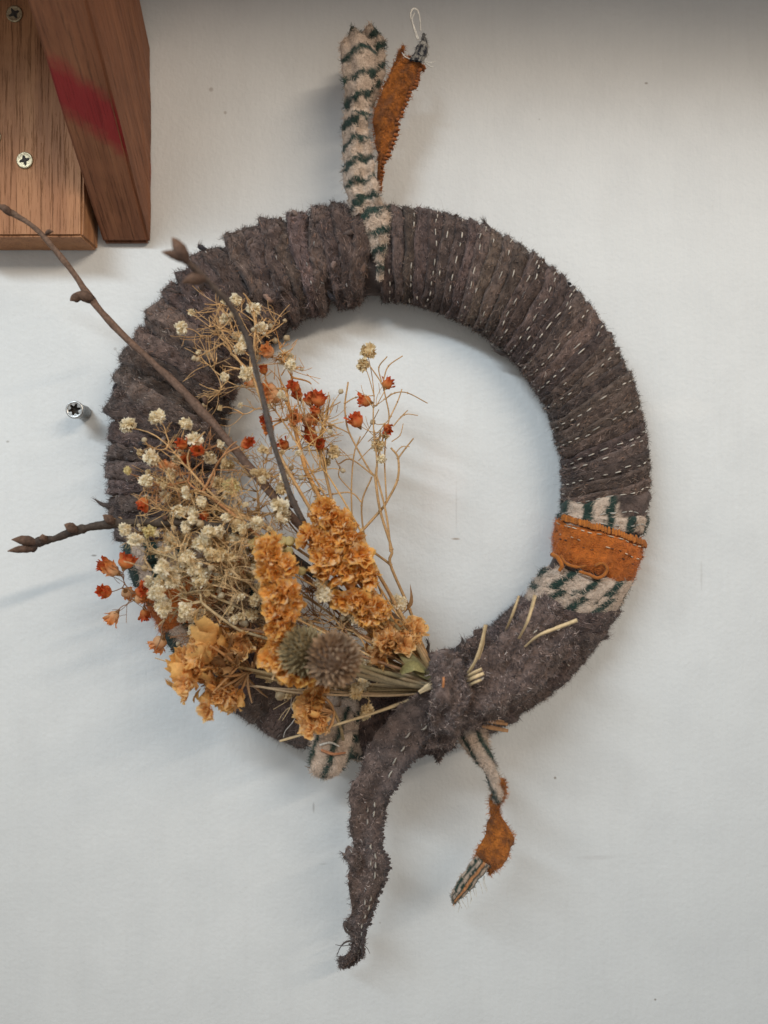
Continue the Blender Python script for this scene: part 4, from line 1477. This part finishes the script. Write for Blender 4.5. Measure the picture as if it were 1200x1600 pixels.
sprig('short cream sprig tucked between the orange statice and the thistles',
      [(505, 918, W, 1.1), (513, 923, W, 1.1), (508, 933, W, 1.2), (551, 964, W, 1.2), (541, 972, W, 1.0), (570, 1031, W, 1.1), (480, 968, 's', 1), (486, 973, 's', .9)],
      TAN * .8, .0008, via=(610, 1020, .052), dz=(.052, .064), stray=1.0, tips=[(500, 960), (520, 975), (530, 990), (560, 1000), (480, 940), (545, 1010)])
sprig('single pale bloom close to the bare wall beside the statice', [(622, 946, W, 1.1, .046), (628, 952, 't', .7, .046)], DRK, .0006, via=(640, 1000, .046), stray=.2)
sprig('low pale sprig under the thistles, over the ring\'s bottom',
      [(598, 1058, 't', 1.0), (564, 1074, W, 1.1), (559, 1082, 't', 1.2), (429, 1057, 't', 1.1), (441, 1086, 's', 1.6), (452, 1084, 't', .9), (575, 1106, 't', 1.2), (572, 1112, 't', .9), (462, 1080, 's', 1.2)],
      STRAWC, .0006, via=(655, 1078, .054), dz=(.046, .056), stray=.6)
sprig('pale yellow round budded sprig between the orange statice spikes',
      [(398, 852, 'b', 1.2), (405, 848, 'b', 1.2), (413, 845, 'b', 1.2), (420, 843, 'b', 1.1), (442, 850, 'b', 1.3), (452, 850, 'b', 1.3), (443, 860, 'b', 1.3), (452, 861, 'b', 1.3), (473, 894, 'b', 1.2),
       (408, 856, 'b', 1.1)],
      DRK * 1.4, .0007, via=(560, 990, .056), dz=(.058, .064), stray=.3)
sprig('rust red sprig reaching beyond the ring over the bare wall',
      [(173, 886, 'r', 1.4), (180, 894, 'o', 1.2), (195, 884, 'r', 1.2), (168, 925, 'r', 1.3), (197, 924, 'o', 1.3), (181, 959, 'o', 1.3), (220, 926, 'r', 1.1), (226, 954, 'r', 1.2), (252, 1000, 'o', 1.3),
       (214, 936, 'o', 1.0), (240, 940, 'r', .9)],
      np.array((.24, .13, .07)), .0007, via=(330, 975, .058), dz=(.040, .056), stray=.4, tips=[(262, 940), (240, 1020)])
# tangle of fine bare stems filling the bouquet's depth
fillers = [('tangled tan stalk bundle deep behind the cream blooms', (290, 820), (440, 900), TAN * .8, 34), ('fine bare tan stalk spray behind the crossing twigs', (330, 690), (470, 830), TAN, 34),
           ('fine dark stalk spray low behind the faded heads', (270, 920), (420, 1010), DRK * 1.3, 34), ('golden bare stalk spray inside the ring under the red buds', (440, 600), (540, 780), np.array((.58, .34, .13)), 30),
           ('golden stalk spray among the topmost blooms', (300, 470), (450, 640), np.array((.55, .33, .15)), 26), ('bare tan stalk spray over the left limb', (200, 690), (330, 860), TAN * .9, 30),
           ('golden hair-fine stalk spray in front of the densest cream clump', (225, 830), (390, 960), np.array((.60, .40, .20)), 34),
           ('pale tan stalk spray in front of the crooked dark twig', (230, 740), (420, 860), np.array((.56, .35, .16)), 30),
           ('short bare stalk spray between the statice spikes', (450, 900), (560, 1010), DRK * 1.2, 26)]
for lb, (x0, y0), (x1, y1), cc, nn in fillers:
    cx, cy = (x0 + x1) / 2, (y0 + y1) / 2
    sprig(lb, [(random.uniform(x0, x1), random.uniform(y0, y1), 's', random.uniform(.6, 1.0), random.uniform(.042, .058)) for _ in range(8)] +
          [(random.uniform(x0, x1), random.uniform(y0, y1), random.choice('wwwt'), random.uniform(.4, .7), random.uniform(.046, .070)) for _ in range(0 if x0 > 400 else 10)], cc, .00056,
          via=(cx + (690 - cx) * .36, cy + (1070 - cy) * .36, (.062 if 'in front' in lb else .048)), dz=((.060, .074) if 'in front' in lb else (.040, .060)), stray=1.0,
          tips=[(random.uniform(x0, x1), random.uniform(y0, y1)) for _ in range(nn)])


# ------------------------------------------------------------------ orange statice
def statice(label, blobs, d, stem_pts, nper=7, name='statice_spike'):
    e = empty(name, label, 'dried flower', 'orange statice in the bouquet')
    m = MB()
    tube(m, catmull(PA(stem_pts), 30), [.0014, .0012, .0008], np.array([(.17, .13, .07), (.24, .18, .09), (.28, .16, .06)]), n=7, jitter=.1)
    m.build('stem', M_STEM, e)
    for bx, by, br in blobs:
        c0 = P(bx, by, d)
        R = br * K * .80
        n = max(4, int(nper * (br / 26) ** 1.6))
        for k in range(n):
            f = (k + .5) / n
            zc = 1 - f * 1.25
            rad = math.sqrt(max(0, 1 - zc * zc))
            a = k * 2.39996 + random.uniform(0, .8)
            dv = np.array([rad * math.cos(a), -zc, rad * math.sin(a)])
            pos = c0 + dv * R * np.array([.62, .5, .62])
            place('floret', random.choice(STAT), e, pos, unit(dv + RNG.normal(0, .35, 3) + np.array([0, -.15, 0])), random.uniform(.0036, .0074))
    return e


statice('golden orange statice spike in front of the bare wall, the larger, longer one',
        [(507, 802, 26), (520, 815, 20), (487, 840, 22), (504, 850, 22), (511, 872, 28), (541, 838, 26), (531, 822, 16), (557, 868, 23), (540, 893, 18), (568, 890, 16), (576, 904, 14), (518, 897, 18)],
        .064, [(685, 1065, .050), (620, 980, .056), (560, 900, .058), (510, 810, .058)])
statice('small orange statice tip below the larger golden spike', [(548, 938, 20), (565, 945, 22), (584, 950, 20), (573, 962, 16), (597, 955, 10)], .062,
        [(686, 1068, .050), (630, 1005, .056), (580, 955, .058)])
statice('blurred orange statice spike rising behind the thistles',
        [(420, 860, 16), (424, 872, 20), (445, 884, 21), (427, 895, 22), (434, 930, 26), (452, 930, 21), (441, 958, 28), (438, 985, 22), (434, 1008, 16), (434, 1030, 22), (455, 1045, 22), (480, 1056, 14)],
        .078, [(684, 1072, .054), (560, 1040, .062), (460, 1010, .068), (432, 900, .070)])


# ------------------------------------------------------------------ papery fan flowers (strawflower like)
def fan_flower(label, base, tip_ang, spread, L, n, d, cols, stem_pts, wd=.42, fil=16, filcol=(.45, .24, .10)):
    e = empty('strawflower', label, 'dried flower', 'orange fan flowers in the bouquet')
    m = MB()
    tube(m, catmull(PA(stem_pts), 24), [.0010, .0009, .0009], np.array([(.20, .15, .08), (.30, .21, .11), (.34, .22, .10)]), n=6)
    m.build('stem', M_STEM, e)
    b0 = P(base[0], base[1], d)
    ax = math.radians(tip_ang)
    axis = unit(np.array([math.cos(ax), -.25, math.sin(ax)]))
    # filaments: bundled brown bracts
    m = MB()
    for k in range(fil):
        dv = unit(axis + RNG.normal(0, math.radians(spread) * .55, 3))
        ln = L * K * RNG.uniform(.5, .8)
        tube(m, bent(b0, b0 + dv * ln, .08, 5), [.0006, .0009, .0003], np.array(filcol) * RNG.uniform(.6, 1.3), n=5)
    m.build('bract_fan', M_STRAW, e)
    e2 = unit(np.cross(axis, np.array([0, 1, 0.0])))
    e3 = np.cross(axis, e2)
    n = int(n * 2.2)
    for k in range(n):
        f = (k + .5) / n
        a = k * 2.39996
        sp = math.radians(spread) * math.sqrt(f) * RNG.uniform(.85, 1.1)
        dv = unit(axis * math.cos(sp) + (e2 * math.cos(a) + e3 * math.sin(a)) * math.sin(sp))
        pl = L * K * RNG.uniform(.14, .25)
        g, S, T = petal_grid(pl, pl * (wd + .12) * 2.3 * RNG.uniform(.7, 1.25), RNG.uniform(-.6, 1.0), nL=6, nW=5, rag=.09, tipjit=.12)
        xx = unit(np.cross(axis, dv) + RNG.normal(0, .5, 3))
        yy = unit(np.cross(dv, xx))
        xx = np.cross(yy, dv)
        g = g[..., :1] * xx - g[..., 1:2] * yy + g[..., 2:] * dv + b0 + dv * L * K * RNG.uniform(.36, .74)
        c1, c2 = np.array(cols[0]), np.array(cols[1])
        c = (c1 * (1 - S[..., None]) + c2 * S[..., None]) * RNG.uniform(.72, 1.1)
        pm = MB()
        pm.grid(g, c)
        pm.build('petal', M_PAPER, e)
    for k in range(max(5, int(n * .55))):
        dv = unit(axis + np.clip(RNG.normal(0, math.radians(spread) * .5, 3), -.8, .8) * np.array([1, .6, 1]))
        place('floret', random.choice(STATP), e, b0 + dv * L * K * RNG.uniform(.45, .82), unit(dv + np.array([0, -.5, 0]) + RNG.normal(0, .3, 3)), random.uniform(.004, .0068))
    return e


GO = [(.70, .31, .08), (.94, .55, .18)]
BRN = [(.36, .18, .08), (.58, .32, .13)]
fan_flower('large golden papery flower at the bouquet\'s lower edge, petals pointing away from the knot', (372, 1042), 160, 50, 100, 22, .058, GO,
           [(682, 1074, .052), (560, 1074, .056), (450, 1058, .058), (372, 1042, .058)], wd=.42, fil=44)
fan_flower('brownish papery flower behind the large golden one', (395, 1050), 125, 50, 78, 16, .050, BRN, [(682, 1076, .050), (560, 1078, .050), (395, 1050, .050)], wd=.32, fil=18)
fan_flower('small golden papery flower hanging under the large one over the brown wool', (388, 1050), 225, 34, 66, 18, .056, GO, [(682, 1078, .052), (540, 1082, .054), (400, 1056, .056)], wd=.30, fil=14)
fan_flower('golden papery flower above the striped flap', (522, 1112), 165, 48, 56, 18, .054, GO, [(536, 1156, .046), (532, 1136, .050), (522, 1112, .054)], wd=.34, fil=16)
fan_flower('small rusty fan flower close to the knot', (622, 1028), 120, 52, 54, 18, .052, [(.34, .15, .05), (.55, .27, .10)], [(684, 1070, .050), (650, 1048, .052), (622, 1028, .052)], wd=.30, fil=26,
           filcol=(.34, .18, .08))
fan_flower('rusty fan bloom beside the small statice tip', (640, 1020), 105, 34, 46, 12, .050, [(.30, .15, .06), (.48, .26, .11)], [(684, 1070, .048), (640, 1020, .050)], wd=.28, fil=22,
           filcol=(.40, .24, .12))


# ------------------------------------------------------------------ thistles
def thistle(label, px, py, d, R, axis, base_c, tip_c, stem_pts):
    e = empty('thistle', label, 'thistle', 'thistle heads in the bouquet')
    m = MB()
    tube(m, catmull(PA(stem_pts), 24), [.0013, .0013, .0012], np.array([(.20, .16, .10), (.25, .19, .11)]), n=7)
    m.build('stem', M_STEM, e)
    c0 = P(px, py, d)
    ax = unit(np.array(axis, float))
    m = MB()
    s = np.linspace(0, np.pi, 12)
    tube(m, c0 + ax[None] * (-np.cos(s) * R * .78)[:, None], np.maximum(np.sin(s), .02) * R * .78, np.array(base_c) * .6, n=16)
    N = 210
    for k in range(N):
        f = (k + .5) / N
        zc = 1 - f * 1.9
        rad = math.sqrt(max(0, 1 - zc * zc))
        a = k * 2.39996
        e2 = unit(np.cross(ax, np.array([.3, .1, .9])))
        e3 = np.cross(ax, e2)
        dv = ax * zc + (e2 * math.cos(a) + e3 * math.sin(a)) * rad
        lean = unit(dv + ax * .5 + RNG.normal(0, .10, 3))
        sd = unit(np.cross(dv, lean + 1e-4))
        b = c0 + dv * R * .70
        Ln = R * RNG.uniform(.34, .52)
        wd = R * .095 * RNG.uniform(.8, 1.2)
        mid = b + lean * Ln * .5
        tip = b + lean * Ln + dv * R * .04
        up = unit(np.cross(sd, lean))
        up = up * np.sign(np.dot(up, dv) + 1e-9)
        v = np.array([b - sd * wd * .7, b + sd * wd * .7, mid + sd * wd, mid - sd * wd, mid + up * wd * .8, tip])
        bc, tc = np.array(base_c) * RNG.uniform(.7, 1.1), np.array(tip_c) * RNG.uniform(.7, 1.2)
        m.add(v, tris=[[0, 1, 4], [1, 2, 4], [3, 0, 4], [2, 5, 4], [5, 3, 4]], col=np.array([bc, bc, (bc + tc) / 2, (bc + tc) / 2, tc * .9, tc]))
    m.build('head', M_BRACT, e, smooth=True)
    return e


thistle('greenish brown thistle head partly behind the darker one', 474, 1018, .082, .0122, (-.25, -.75, .45), (.26, .19, .10), (.46, .35, .19),
        [(680, 1076, .054), (580, 1060, .064), (480, 1025, .074)])
thistle('dark purplish brown thistle head, in front of the other', 522, 1030, .094, .0130, (.10, -.80, .30), (.25, .155, .10), (.48, .32, .20),
        [(684, 1078, .056), (620, 1066, .070), (535, 1036, .082)])


# ------------------------------------------------------------------ stalks, straw, leaves
def stalk(label, pts, r, col, name='straw_stalk', cat='straw', group=None, flat=.45):
    m = MB()
    c = catmull(PA(pts), 18)
    T = unit(np.gradient(c, axis=0))
    s = unit(np.cross(T, np.array([0, -1, 0.0])))
    nrm = np.cross(s, T)
    a = np.linspace(0, 2 * np.pi, 8, endpoint=False)
    rr = np.interp(np.linspace(0, 1, 18), np.linspace(0, 1, len(r)), r) if isinstance(r, (list, tuple)) else np.full(18, r)
    rr = rr * .86 * RNG.uniform(.86, 1.12, 18)
    v = c[:, None] + (s[:, None] * np.cos(a)[None, :, None] + nrm[:, None] * (np.sin(a) * flat)[None, :, None]) * rr[:, None, None]
    col = np.array(col)[None, None] * RNG.uniform(.55, 1.2, (1, 8, 1)) * RNG.uniform(.86, 1.08, (18, 1, 1))
    m.grid(v, col, close_v=True)
    for row in (0, 17):
        m.add(np.vstack([v[row], c[row:row + 1]]), tris=[[i, (i + 1) % 8, 8] for i in range(8)], col=col[row, 0] * .8)
    o = m.build(name, M_STRAW, None)
    return tag(o, label, cat, group)


SG = 'cut straw stalks around the knot'
SCOL = (.62, .45, .25)
stalk('longest bare straw slanting low across the striped flap', [(640, 1094, .060), (590, 1112, .060), (520, 1134, .058), (437, 1158, .056)], [.0011, .0010, .0008], SCOL, group=SG)
stalk('straw running flat from the knot under the thistles', [(668, 1084, .058), (580, 1087, .058), (470, 1083, .058), (400, 1072, .056)], [.0009, .0008, .0007], (.55, .38, .22), group=SG)
stalk('thin straw ending in a wisp beyond the ring\'s lower edge', [(640, 1086, .056), (500, 1080, .056), (380, 1070, .056), (300, 1046, .054), (242, 1028, .052)], [.0006, .0006, .0004], (.50, .34, .20), group=SG)
stalk('pale cut straw stub lying at the knot\'s mouth', [(655, 1082, .068), (672, 1072, .069), (688, 1066, .070)], [.0012, .0024, .0032], (.66, .50, .30), group=SG, flat=.3)
stalk('straw end with the topmost tip, over the brown wool band', [(790, 986, .050), (800, 962, .064), (811, 931, .068)], [.0007, .0009, .0008], SCOL, group=SG)
stalk('straw end standing beside the topmost one, curved', [(806, 1006, .050), (822, 976, .066), (831, 950, .068), (836, 930, .070)], [.0007, .0010, .0012], SCOL, group=SG)
stalk('straw end pointing outwards, farthest from the knot', [(814, 1016, .052), (840, 994, .066), (868, 982, .068), (902, 969, .070)], [.0007, .0011, .0014], SCOL, group=SG)
stalk('long straw end curving up next to the knot', [(716, 1072, .054), (740, 1038, .066), (752, 1006, .068), (759, 976, .070)], [.0009, .0011, .0012], SCOL, group=SG)
stalk('thin straw touching the long one next to the knot', [(748, 1030, .066), (755, 1008, .067), (757, 990, .068)], [.0006, .0006, .0005], SCOL, group=SG)
stalk('upper of the short straw ends fanned beside the knot', [(714, 1070, .056), (736, 1054, .068), (753, 1045, .070)], [.0010, .0012, .0010], SCOL, group=SG)
stalk('middle of the short straw ends fanned beside the knot', [(714, 1074, .056), (738, 1060, .069), (756, 1052, .071)], [.0010, .0012, .0011], SCOL, group=SG)
stalk('lowest of the short straw ends fanned beside the knot', [(716, 1080, .056), (738, 1068, .069), (752, 1062, .071)], [.0008, .0010, .0009], SCOL, group=SG)
stalk('upper rusty stalk stub poking out under the wool band', [(740, 1122, .044), (770, 1128, .044), (793, 1132, .044)], [.0012, .0013, .0010], (.42, .22, .10), group=SG)
stalk('lower rusty stalk stub poking out under the wool band', [(740, 1130, .046), (768, 1137, .046), (794, 1142, .046)], [.0014, .0014, .0012], (.42, .22, .10), group=SG)
stalk('short rusty stalk stub behind the other two', [(745, 1124, .042), (770, 1124, .042), (788, 1128, .042)], [.0010, .0010, .0008], (.36, .20, .10), group=SG)
stalk('orange splinter caught in the top of the knot', [(693, 1058, .079), (693, 1066, .080), (692, 1074, .079)], .0007, (.50, .20, .07), group=SG)
LG = 'dried green-brown stems at the knot'
spots = [((585, 1058), (.24, .18, .10), 'lowest olive stem fanning into the knot'), ((560, 1046), (.28, .19, .10), 'olive stem beside the dark thistle'),
         ((590, 1030), (.20, .15, .07), 'olive stem under the small rusty flower'), ((606, 985), (.22, .15, .07), 'olive stem beside the small statice tip'),
         ((622, 968), (.28, .18, .08), 'upper olive stem next to the bare wall'), ((640, 985), (.34, .20, .09), 'brown stem along the wiry sprig'),
         ((652, 1000), (.36, .21, .10), 'short brown stem nearest the knot\'s top'), ((600, 1044), (.30, .20, .11), 'pale olive stem between thistle and knot'),
         ((575, 1070), (.34, .25, .14), 'pale stem above the flat straw')]
for (x, y), cc, lb in spots:
    stalk(lb, [(690, 1070 + RNG.uniform(-12, 10), .060), ((690 + x) / 2, (1066 + y) / 2 + 3, .058), (x, y, .054)], [.0015, .0014, .0011], cc, 'flower_stalk', 'stalk', LG, flat=.7)
for lb, pts, wd, cc in (('narrow olive leaf lying towards the knot beside the rusty flower', [(616, 1000, .056), (634, 1024, .060), (656, 1046, .062), (684, 1066, .062)], .0034, (.17, .14, .06)),
                        ('short green leaf close above the knot\'s mouth', [(626, 1052, .062), (636, 1044, .065), (648, 1040, .066), (664, 1050, .064)], .0028, (.26, .22, .09)),
                        ('brown withered leaf against the bare wall above the stems', [(606, 955, .050), (618, 972, .052), (630, 990, .052), (640, 1010, .050)], .0036, (.16, .11, .07))):
    m = MB()
    c = catmull(PA(pts), 12)
    T = unit(np.gradient(c, axis=0))
    s = unit(np.cross(T, np.array([0.2, -1, 0.1])))
    wv = np.sin(np.linspace(.08, .96, 12) * math.pi) ** .8 * wd
    up = np.array([0, -.0007, 0])
    m.grid(np.stack([c - s * wv[:, None] + up, c - s * wv[:, None] * .5, c - up * .2, c + s * wv[:, None] * .5, c + s * wv[:, None] + up], 1), cc)
    e = empty('dried_leaf', lb, 'leaf', 'dried leaves by the knot')
    m.build('blade', M_STEM, e)
# pale curled hair over the brown wool
m = MB()
tube(m, catmull(PA([(456, 1088, .056), (455, 1104, .052), (462, 1118, .050), (456, 1130, .050), (446, 1142, .048), (443, 1152, .046)]), 24), .00022, (.55, .50, .44), n=4)
o = m.build('loose_thread', M_WOOL, None)
tag(o, 'pale wavy hair hanging over the brown wool beside the long straw', 'thread')

# ------------------------------------------------------------------ set each Empty at its thing's own base
bpy.context.view_layer.update()
for e in [o for o in COL.objects if o.type == 'EMPTY']:
    pts = []
    for ch in e.children:
        n = len(ch.data.vertices)
        co = np.zeros(n * 3, np.float32)
        ch.data.vertices.foreach_get('co', co)
        co = co.reshape(-1, 3)
        mw = np.array(ch.matrix_world)
        co = co @ mw[:3, :3].T + mw[:3, 3]
        pts += [co.min(0), co.max(0)]
    pts = np.array(pts)
    lo, hi = pts.min(0), pts.max(0)
    base = Vector(((lo[0] + hi[0]) / 2, (lo[1] + hi[1]) / 2, lo[2]))
    for ch in e.children:
        ch.matrix_parent_inverse = Matrix.Translation(-base)
    e.location = base
